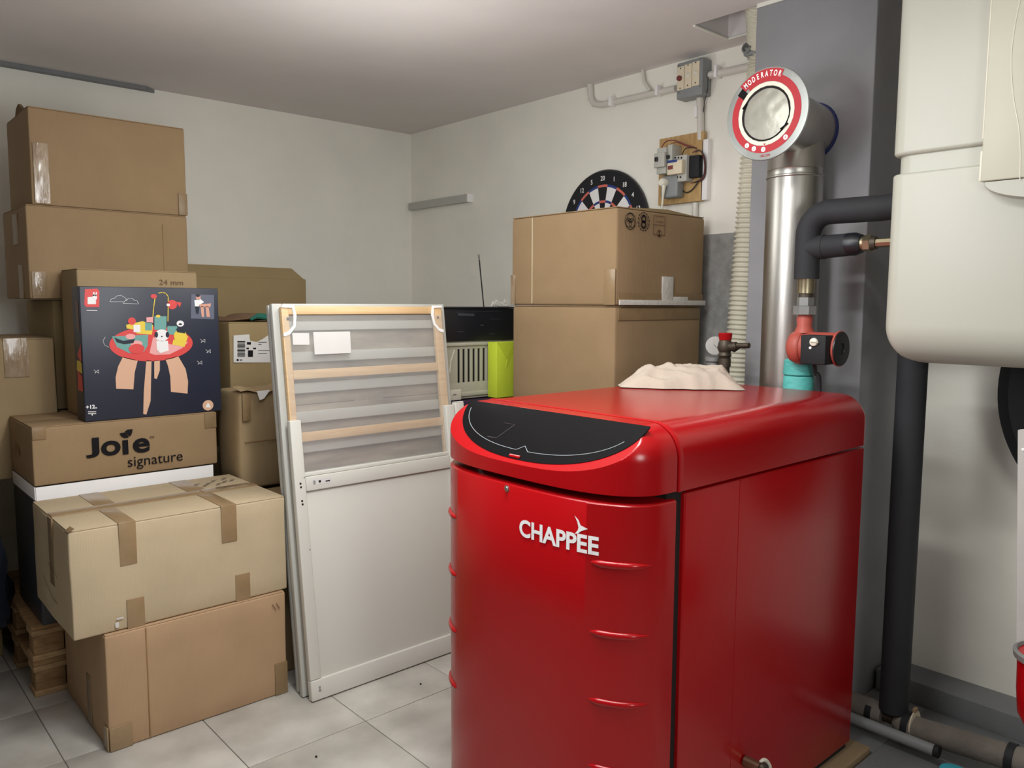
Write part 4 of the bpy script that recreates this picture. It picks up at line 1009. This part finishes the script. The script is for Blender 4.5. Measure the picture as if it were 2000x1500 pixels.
f.ring(mb, 0, 0, .118, .148, .0010, PI*.36, PI*.74, 24); f.done('red_scale', mb, 'moderator', parent=dr, label='red scale ring')
mb = MB()
for i, ch in enumerate('MODERATOR'):
    a = PI*.705-i*PI*.0405; vs, fs = glyphs(ch, .026, .03, 'CENTER'); c, q = math.cos(a-PI/2), math.sin(a-PI/2)
    mb.add([f.P(.1235*math.cos(a)+x*.62*c-y*1.0*q, .1235*math.sin(a)+x*.62*q+y*1.0*c, .0016) for x, y in vs], fs)
f.done('lettering', mb, 'white', parent=dr)
mb = MB()
NU = ((235, '1'), (250, '2'), (268, '3'), (311, '4'))
for a_, ch in NU: a = math.radians(a_); f.ell(mb, .118*math.cos(a), .118*math.sin(a), .0085, .0085, .0014)
f.done('number_spot', mb, 'white', parent=dr, split=True)
mb = MB()
for a_, ch in NU: a = math.radians(a_); f.text(mb, ch, .118*math.cos(a), .118*math.sin(a)-.0042, .012, .002, align='CENTER')
f.text(mb, '180.200', 0.002, -.1435, .0125, .0012, align='CENTER'); f.poly(mb, [(-.006, -.099), (.006, -.099), (0, -.105)], .0012)
f.done('number', mb, 'moderator', parent=dr)
mb = MB(); f.ring(mb, 0, 0, .092, .1055, .0006); f.done('cream_ring', mb, 'cream', parent=dr)
mb = MB(); a = PI*.77; c, q = math.cos(a), math.sin(a); f.poly(mb, [(.105*c-.012*q, .105*q+.012*c), (.105*c+.012*q, .105*q-.012*c), (.135*c+.014*q, .135*q-.014*c), (.135*c-.014*q, .135*q+.014*c)], .0018); f.done('black_mark', mb, 'ink', parent=dr)
obj('recess', MB().lathe((DX+.0, YD, ZD), (1, 0, 0), [(0, .0905), (.012, .0905), (.013, .0)], 48), 'gap', dr)
mb = MB(); V = []; nr, na = 10, 40
for j in range(nr+1):
    for i in range(na):
        r = .084*j/nr; a = 2*PI*i/na; nz = noise.noise(Vector((r*30*math.cos(a), r*30*math.sin(a), 1)))
        V.append((DX-.004-.010*(1-(j/nr)**2)-.004*nz, YD+r*math.cos(a)-.003, ZD+r*math.sin(a)-.002))
mb.add(V, [(j*na+i, j*na+(i+1) % na, (j+1)*na+(i+1) % na, (j+1)*na+i) for j in range(nr) for i in range(na)])
obj('damper_disc', mb, 'foil', t, label='crumpled metal damper disc')
mb = MB(); mb.tube([(DX-.004, YD-.085, ZD-.045), (DX-.010, YD-.062, ZD-.062)], .003, 8); mb.tube([(DX-.004, YD+.088, ZD+.03), (DX-.008, YD+.07, ZD+.045)], .003, 8); obj('hinge_pin', mb, 'ink', t)

# ================================================================== insulated pipes, pump, valves
def spl(pts, n=10):
    P = [Vector(p) for p in pts]; O_ = []
    for i in range(len(P)-1):
        p0, p1, p2, p3 = P[max(i-1, 0)], P[i], P[i+1], P[min(i+2, len(P)-1)]
        for k in range(n):
            s = k/n; O_.append(.5*((2*p1)+(p2-p0)*s+(2*p0-5*p1+4*p2-p3)*s*s+(3*p1-p0-3*p2+p3)*s**3))
    return O_+[P[-1]]
QX = 2.61; TYL0 = at(1722, 600, 'x', 2.47).y+.001
q = lambda px, py: at(px, py, 'x', QX)
t = thing('insulated_pipe', 'thick black foam-lagged pipe bending from the white tank down to the pump', 'pipe', q(1572, 545))
pz = q(1735, 405); TY = q(1575, 545).y; rr = .0415
corner = Vector((QX, TY, pz.z+.002)); R_b = .075
pts = [(QX+.02, TYL0, pz.z+.006), (QX, pz.y+.02, pz.z), (QX, TY-R_b, corner.z)]
for k in range(1, 9):
    a = PI/2*k/8; pts.append((QX, TY-R_b+R_b*math.sin(a), corner.z-R_b+R_b*math.cos(a)))
pts += [(QX, TY, q(1572, 545).z)]
obj('lagging', MB().tube(pts, rr, 28), 'rubber', t)
zt_ = q(1600, 484).z
obj('branch_lagging', MB().tube([(QX, TY, zt_), (QX, q(1612, 482).y, zt_+.002)], rr*.98, 28), 'rubber', t)
obj('branch_lagging', MB().tube([(QX, q(1612, 482).y, zt_+.002), (QX, q(1665, 477).y, zt_+.006)], [.039, .037], 28), 'rubber', t)
obj('tape_band', MB().tube([(QX, q(1655, 477).y, zt_+.006), (QX, q(1672, 477).y, zt_+.006), (QX, q(1684, 475).y, zt_+.006)], [.0375, .038, .030], 28), 'black', t)
t = thing('brass_fitting', 'brass union nut and stub between the black pipe branch and the white tank', 'pipe fitting', q(1700, 474))
y0_, y1_, y2_, y3_ = q(1680, 474).y, q(1690, 474).y, q(1703, 474).y, q(1712, 474).y
obj('collar', MB().tube([(QX, y0_, zt_+.006), (QX, y1_, zt_+.006)], .024, 24), 'brass', t)
obj('nut', MB().tube([(QX, y1_, zt_+.006), (QX, y2_, zt_+.006)], .028, 6), 'brass', t)
obj('ring', MB().tube([(QX, y2_, zt_+.006), (QX, y3_, zt_+.006)], [.024, .020], 24), 'bronze', t)
obj('stub', MB().tube([(QX, y3_, zt_+.006), (QX, TYL0, zt_+.006)], .015, 8), 'brass', t)
t = thing('valve_stack', 'brass sleeve and cast grey union nut between the black pipe and the red pump', 'pipe fitting', q(1570, 615))
z = lambda py: q(1572, py).z
obj('sleeve', MB().lathe((QX, TY, 0), (0, 0, 1), [(z(573), .028), (z(545), .029), (z(541), .031), (z(538), .026)], 28), 'brass', t)
obj('neck', MB().lathe((QX, TY, 0), (0, 0, 1), [(z(582), .024), (z(573), .024)], 24), 'bronze', t)
obj('nut', MB().tube([(QX, TY, z(597)), (QX, TY, z(581))], .029, 6), 'nut', t)
obj('union_nut', MB().tube([(QX, TY, z(614)), (QX, TY, z(598))], .041, 8), 'nut', t)
t = thing('circulator_pump', 'red circulator pump with a black terminal box and cream speed knob', 'pump', q(1580, 712))
obj('flange_neck', MB().lathe((QX, TY, 0), (0, 0, 1), [(z(650), .034), (z(636), .024), (z(622), .027), (z(615), .022)], 28), 'pumpred', t)
yA, yB, yC = q(1547, 680).y, q(1560, 680).y, q(1642, 678).y; zc = q(1590, 679).z; rp = .060
obj('volute', MB().lathe((QX, yA+.006, zc), (0, -1, 0), [(0, .034), (.012, .052), (.03, .060), (.05, .060), (.055, .056)], 36), 'pumpred', t)
obj('motor_housing', MB().lathe((QX, yB+.01, zc), (0, -1, 0), [(0, .054), (yB+.01-yC-.012, .054), (yB+.01-yC-.006, .060), (yB+.01-yC, .060)], 40), 'pumpred', t)
obj('end_plate', MB().lathe((QX, yC+.001, zc), (0, -1, 0), [(0, .058), (.005, .057), (.006, .020), (.003, .019), (.003, 0)], 40), 'black', t)
tb = obj('terminal_box', RB(QX-.088, QX-.03, at(1612, 680, 'x', QX-.088).y, at(1563, 680, 'x', QX-.088).y, zc-.052, zc+.046, r=.004), 'blackmat', t)
P = at(1590, 668, 'x', QX-.088); kn = obj('speed_knob', MB().lathe((QX-.0885, P.y, P.z), (-1, 0, 0), [(0, .014), (.006, .013), (.008, .010), (.008, 0)], 24), 'cream', tb)
obj('pointer', RB(QX-.099, QX-.0965, P.y-.020, P.y+.008, P.z-.002, P.z+.002, r=.001), 'beige', kn)
obj('screw', MB().lathe((QX-.0885, P.y+.012, P.z-.020), (-1, 0, 0), [(0, .005), (.003, .004), (.003, 0)], 12), 'white', tb)
obj('lower_neck', MB().lathe((QX+.01, TY, 0), (0, 0, 1), [(z(708), .020), (z(700), .022)], 24), 'blackmat', t)
t = thing('lagged_pipe', 'turquoise wrapped pipe lagging rising behind the boiler under the pump', 'pipe', (QX+.04, q(1560, 740).y, .9))
yt = q(1561, 740).y+.012; tx = 2.661
yt = at(1560, 740, 'x', tx).y; zs = at(1560, 733, 'x', tx).z; ztp = at(1560, 702, 'x', tx).z
obj('lagging', MB().lathe((tx, yt, 0), (0, 0, 1), [(.9, .052), (zs-.006, .053), (zs-.001, .049)], 32), 'teal', t)
obj('lagging', MB().lathe((tx, yt+.002, 0), (0, 0, 1), [(zs, .048), (zs+.004, .053), (ztp-.004, .051), (ztp, .046)], 32), 'teal', t)
t = thing('grey_cable', 'dark cable curving down from the pump beside the turquoise lagging', 'cable', at(1590, 740, 'x', 2.63))
obj('wire', MB().tube(spl([at(1590, 705, 'x', 2.60), at(1592, 728, 'x', 2.625), at(1600, 750, 'x', 2.63), (2.63, at(1600, 750, 'x', 2.63).y, 1.0)], 6), .008, 10), 'rubber', t)
# safety group with gauge
GX = 2.70; g_ = lambda px, py: at(px, py, 'x', GX)
t = thing('safety_valve', 'bronze safety valve with a red cap, side lever and pressure gauge behind the boiler', 'valve', g_(1412, 740))
P0 = g_(1416, 680)
obj('valve_body', MB().lathe((GX, P0.y, 0), (0, 0, 1), [(g_(1416, 700).z, .020), (g_(1416, 694).z, .026), (g_(1416, 688).z, .022), (g_(1416, 680).z, .030), (g_(1416, 670).z, .026), (g_(1416, 664).z, .022)], 24), 'bronze', t)
obj('red_cap', MB().lathe((GX, P0.y, 0), (0, 0, 1), [(g_(1416, 664).z, .024), (g_(1416, 652).z, .027), (g_(1416, 650).z, .024)], 24), 'red', t, label='red cap')
a, b, c_, d_ = g_(1424, 676), g_(1434, 678), g_(1440, 675), g_(1463, 675)
obj('outlet', MB().tube([P0, a, b, c_], [.018, .016, .020, .016], 16), 'bronze', t); obj('lever', MB().tube([c_, d_], [.011, .011], 12), 'bronze', t)
obj('stem_pipe', MB().tube([(GX, P0.y, .014), (GX, P0.y, g_(1416, 716).z), (GX, P0.y, g_(1416, 716).z), (GX, P0.y, g_(1416, 700).z)], [.020, .020, .024, .024], 20), 'bronze', t)
G = g_(1397, 675); ad = Vector((-.86, -.50, .05)).normalized()
gc = G+ad*.01
gg = obj('gauge_case', MB().lathe(gc, ad, [(-.02, .030), (-.012, .036), (.006, .037), (.010, .036), (.010, .032)], 36), 'steel', t)
obj('dial', MB().lathe(gc, ad, [(.0, .033), (.0085, .0325), (.0085, 0)], 36), 'paper', gg)
u = Vector((0, 0, 1)).cross(ad).normalized(); v = ad.cross(u); ff = Face(gc+ad*.0088, u, v, t)
mb = MB(); ff.ring(mb, 0, 0, .012, .022, .0006, PI*.1, PI*.75); ff.done('green_sector', mb, mat('dial_green', (150, 186, 160), .5, var=0), parent=gg)
mb = MB(); ff.line(mb, [(-.004, .004), (.018, -.018)], .0016, .0012); 
for k in range(9): a = PI*1.25-k*PI*1.5/8; ff.line(mb, [(.024*math.cos(a), .024*math.sin(a)), (.028*math.cos(a), .028*math.sin(a))], .0012, .0008)
ff.done('needle', mb, 'ink', parent=gg)
obj('connector', MB().tube([G, P0], .010, 12), 'bronze', t)
P = g_(1392, 704); obj('grey_fitting', MB().lathe((GX, P.y, 0), (0, 0, 1), [(.014, .024), (g_(1392, 708).z, .024), (g_(1392, 705).z, .030), (g_(1392, 698).z, .030), (g_(1392, 696).z, .025)], 24), 'nut', t)

# ================================================================== tank, right side
TX0, TX1 = 2.47, 2.90; TYl = at(1722, 600, 'x', TX0).y; TYr = TYl-.50
tz0 = at(1850, 716, 'x', TX0).z; tgt, tgb = at(1750, 305, 'x', TX0).z, at(1750, 340, 'x', TX0).z
t = thing('water_heater', 'big white enamelled water tank hanging on the right wall, groove round its middle', 'water heater', (2.7, TYl-.25, tz0))
def tankpart(name, z0, z1, rb, rt, ins=0, m='enamel'):
    mb = MB(); V = []; n = 12; rows = []
    x0, x1, y0, y1 = TX0+ins, TX1-ins, TYr+ins, TYl-ins; rc = .045
    prof = []
    for k in range(n+1): a = PI/2*k/n; prof.append((rb*(1-math.sin(a)), z0+rb*(1-math.cos(a))))
    for k in range(n+1): a = PI/2*k/n; prof.append((rt*(1-math.cos(a)), z1-rt*(1-math.sin(a))))
    ring = []
    for cx, cy, s in ((x1-rc, y1-rc, 0), (x0+rc, y1-rc, 1), (x0+rc, y0+rc, 2), (x1-rc, y0+rc, 3)):
        for k in range(9): a = (s+k/8)*PI/2; ring.append((cx, cy, math.cos(a), math.sin(a)))
    for d, z in prof:
        for cx, cy, c, q_ in ring:
            rr_ = rc-d
            if rr_ >= 0: V.append((cx+rr_*c, cy+rr_*q_, z))
            else:
                e = -rr_; X = cx-math.copysign(e, cx-(x0+x1)/2); Y = cy-math.copysign(e, cy-(y0+y1)/2); V.append((X, Y, z))
    m_ = len(ring)
    Fs = [(j*m_+i, j*m_+(i+1) % m_, (j+1)*m_+(i+1) % m_, (j+1)*m_+i) for j in range(len(prof)-1) for i in range(m_)]+[tuple(range(m_))[::-1], tuple((len(prof)-1)*m_+i for i in range(m_))]
    mb.add(V, Fs); mb.sm = 30; return obj(name, mb, m, t)
tankpart('lower_shell', tz0, tgb, .115, .008); tankpart('upper_shell', tgt, 2.66, .012, .05); tankpart('groove_band', tgb-.005, tgt+.005, .001, .001, ins=.014)
obj('bracket', RB(TX1+.001, XR-.002, TYl-.40, TYl-.10, 1.7, 2.3, r=.004), 'greyfloor', t)
a = at(1914, 355, 'x', TX0-.055)
cv = obj('control_cover', RB(TX0-.055, TX0+.004, TYr+.02, a.y, a.z, 2.60, r=.004), 'beige', t, label='beige control cover')
obj('cover_edge', RB(TX0-.040, TX0-.002, a.y, a.y+.009, a.z+.003, a.z+.085, r=.003), 'cream', cv); obj('cover_edge', RB(TX0-.040, TX0-.002, a.y, a.y+.007, a.z+.115, 2.55, r=.003), 'cream', cv)
pts = [at(px, py, 'x', TX0-.0555) for px, py in ((1995, -10), (1984, 40), (1976, 100), (1976, 150), (1981, 200), (1990, 250), (1993, 300), (1992, 350))]
obj('curved_line', MB().tube(spl(pts, 5), .0013, 6), 'cream', cv)
mb = MB().lathe((TX0-.05, a.y-.20, a.z-.004), (1, 0, 0), [(0, .0), (.0, .19), (.03, .20), (.05, .20)], 48)
V2 = [v for v in mb.v]; mb.v = [(x, y, a.z-.002+(min(0, z-a.z))*.28) for x, y, z in V2]; obj('curved_base', mb, 'enamel', cv)

VX = 2.80
t = thing('lagged_riser', 'tall vertical black foam-lagged pipe from under the white tank to the floor pipes', 'pipe', (VX, 1.09, .1))
vt, vb = at(1783, 705, 'x', VX), at(1745, 1388, 'x', VX)
obj('lagging', MB().tube([(VX, vt.y, 1.46), (VX, (vt.y+vb.y)/2, .9), (VX, vb.y, vb.z+.004), (VX, vb.y, vb.z-.004)], [.0475, .0475, .0475, .040], 32), 'rubber', t)
t = thing('floor_pipe', 'dusty grey lagged pipe with black bands running along the right wall near the floor', 'pipe', (VX, .8, .03))
h = lambda px, py: at(px, py, 'x', VX)
p1, p2, p3 = h(1676, 1380), h(1726, 1396), h(1748, 1405)
p4, p5 = h(1760, 1412), h(2080, 1512)
zz = (p4.z+p5.z)/2
obj('lagging', MB().tube([(VX, 1.30, p1.z+.006), (VX, p2.y, p2.z)], .040, 24), 'dustygrey', t)
obj('bare_pipe', MB().tube([(VX, p2.y+.01, p2.z), (VX, p4.y, p4.z)], .020, 16), 'bronze', t)
obj('lagging', MB().tube([(VX, p4.y+.02, p4.z), (VX, p4.y, p4.z), (VX, p4.y-.045, p4.z)], [.030, .044, .046], 24), 'dustygrey', t)
obj('lagging', MB().tube([(VX, p4.y-.045, p4.z), (VX, p5.y, p5.z)], .041, 24), 'dustygrey', t)
for px, py in ((1702, 1388), (1773, 1416), (1975, 1480)):
    c_ = h(px, py); obj('black_band', MB().tube([(VX, c_.y+.010, c_.z), (VX, c_.y-.012, c_.z)], .0475 if px != 1702 else .0415, 24), 'blackmat', t)
c_ = h(1786, 1412); obj('tie_knot', RB(VX-.012, VX+.012, c_.y-.006, c_.y+.006, c_.z+.04, c_.z+.055, r=.003), 'pad', t); obj('cable_tie', MB().tube([(VX, c_.y+.002, c_.z-.004), (VX, c_.y-.002, c_.z-.004)], .0472, 24), 'ivory', t)
VX2 = 2.74; h2_ = lambda px, py: at(px, py, 'x', VX2)
a, b = h2_(1690, 1418), h2_(1832, 1474); zc_ = max(.024, (a.z+b.z)/2)
t = thing('lower_conduit', 'thinner grey pipe lying on the floor under the lagged floor pipe', 'pipe', (VX2, b.y, .012))
obj('tube', MB().tube([(VX2, 1.25, zc_+.010), (VX2, b.y, zc_+.010)], .019, 20), 'greybox', t); obj('black_band', MB().tube([(VX2, b.y+.012, zc_+.010), (VX2, b.y-.004, zc_+.010)], .0205, 20), 'blackmat', t)

# expansion vessel, post and red vessel at the right edge
ad = Vector((-.985, -.17, 0)).normalized(); LV = at(1949, 757, 'x', 3.06)
Rv = .50; side = Vector((0, 0, 1)).cross(ad).normalized()
if side.dot(Vector((0, 1, 0))) < 0: side = -side
cv_ = LV-side*Rv
tag(obj('expansion_vessel', MB().lathe(cv_, ad, [(-.05, Rv*.6), (-.045, Rv*.92), (-.02, Rv*.985), (-.012, Rv), (.004, Rv), (.012, Rv*.985), (.04, Rv*.93), (.055, Rv*.6), (.06, 0)], 96), 'blackmat'), 'flat round black expansion vessel at the right edge under the white tank', 'vessel')
a, b = at(1988, 840, 'x', 2.35), at(1985, 1252, 'x', 2.35)
t = thing('metal_post', 'pale painted metal panel edge at the far right of the picture', 'post', (2.35, a.y-.03, b.z-.1))
c3, d3 = at(2040, 1300, 'x', 2.35), at(2040, 836, 'x', 2.35); b3 = at(1985, 1300, 'x', 2.35)
obj('panel', MB().prism([a, b3, c3, d3], (.02, 0, 0)), 'post', t)
obj('upright', RB(2.352, 2.368, c3.y-.03, c3.y, .013, d3.z, r=.003), 'post', t)
P = at(1998, 878, 'x', 2.35); obj('rivet', MB().lathe((2.35, P.y, P.z), (-1, 0, 0), [(0, .004), (.002, .003), (.002, 0)], 12), 'white', t)
c_ = at(2062, 1330, 'x', 2.16); rz = at(1985, 1262, 'x', 2.16).z; rb_ = at(2030, 1425, 'x', 2.16).z
t = thing('red_bucket', 'red bucket with a grey rim hanging at the right edge of the picture', 'bucket', (2.16, c_.y, rb_))
rB = at(1987, 1330, 'x', 2.16).y-c_.y
obj('shell', MB().lathe((2.16, c_.y, 0), (0, 0, 1), [(rb_, 0), (rb_, rB*.5), (rb_+.012, rB*.75), (rb_+.04, rB*.93), (rb_+.1, rB), (rz, rB*1.03)], 40), 'red', t)
obj('rim', MB().lathe((2.16, c_.y, 0), (0, 0, 1), [(rz-.012, rB*1.03), (rz-.010, rB*1.13), (rz+.004, rB*1.15), (rz+.008, rB*1.05), (rz+.001, rB*1.0)], 40, cap=False), 'nut', t)
obj('hook_strap', MB().tube([(2.16, c_.y, rz-.03), (2.25, c_.y-.01, rz+.02), (2.352, c_.y-.01, rz+.03)], .006, 8), 'nut', t)
c_ = at(1862, 1508, 'z', .05)
t = tag(obj('blue_lid', MB().lathe((c_.x, c_.y, .0), (0, 0, 1), [(.001, .03), (.045, .034), (.05, .040), (.056, .040), (.058, .030)], 32), 'skyblue'), 'small turquoise plastic pot at the bottom edge near the floor pipes', 'pot')
c_ = at(1484, 1492, 'y', BY0-.05)
t = thing('drain_valve', 'brass drain fitting with a white hose loop at the foot of the boiler side', 'valve', c_)
obj('fitting', MB().tube([(c_.x, BY0-.004, c_.z-.012), (c_.x, BY0-.06, c_.z-.012)], .016, 16), 'brass', t)
obj('knob', MB().lathe((c_.x, BY0-.05, c_.z-.012), (0, -1, 0), [(0, .014), (.008, .02), (.018, .018), (.02, 0)], 20), 'bronze', t)
obj('hose', MB().tube(spl([(c_.x+.005, BY0-.045, c_.z-.004), (c_.x+.02, BY0-.05, c_.z+.004), (c_.x+.045, BY0-.05, c_.z-.016), (c_.x+.06, BY0-.05, c_.z-.06), (c_.x+.06, BY0-.05, .03)], 6), .0055, 10), 'cream', t)
# tiny specks of grit on the tiles
for px, py in ((618, 1479), (822, 1337)):
    P = at(px, py, 'z', 0); o = obj('pebble', RB(P.x-.004, P.x+.003, P.y-.003, P.y+.004, .0002, .005, r=.002), 'ink')
    tag(o, 'tiny dark bit of grit on the tiles '+('near the front boxes' if px == 618 else 'by the foot of the leaning panels'), 'grit')
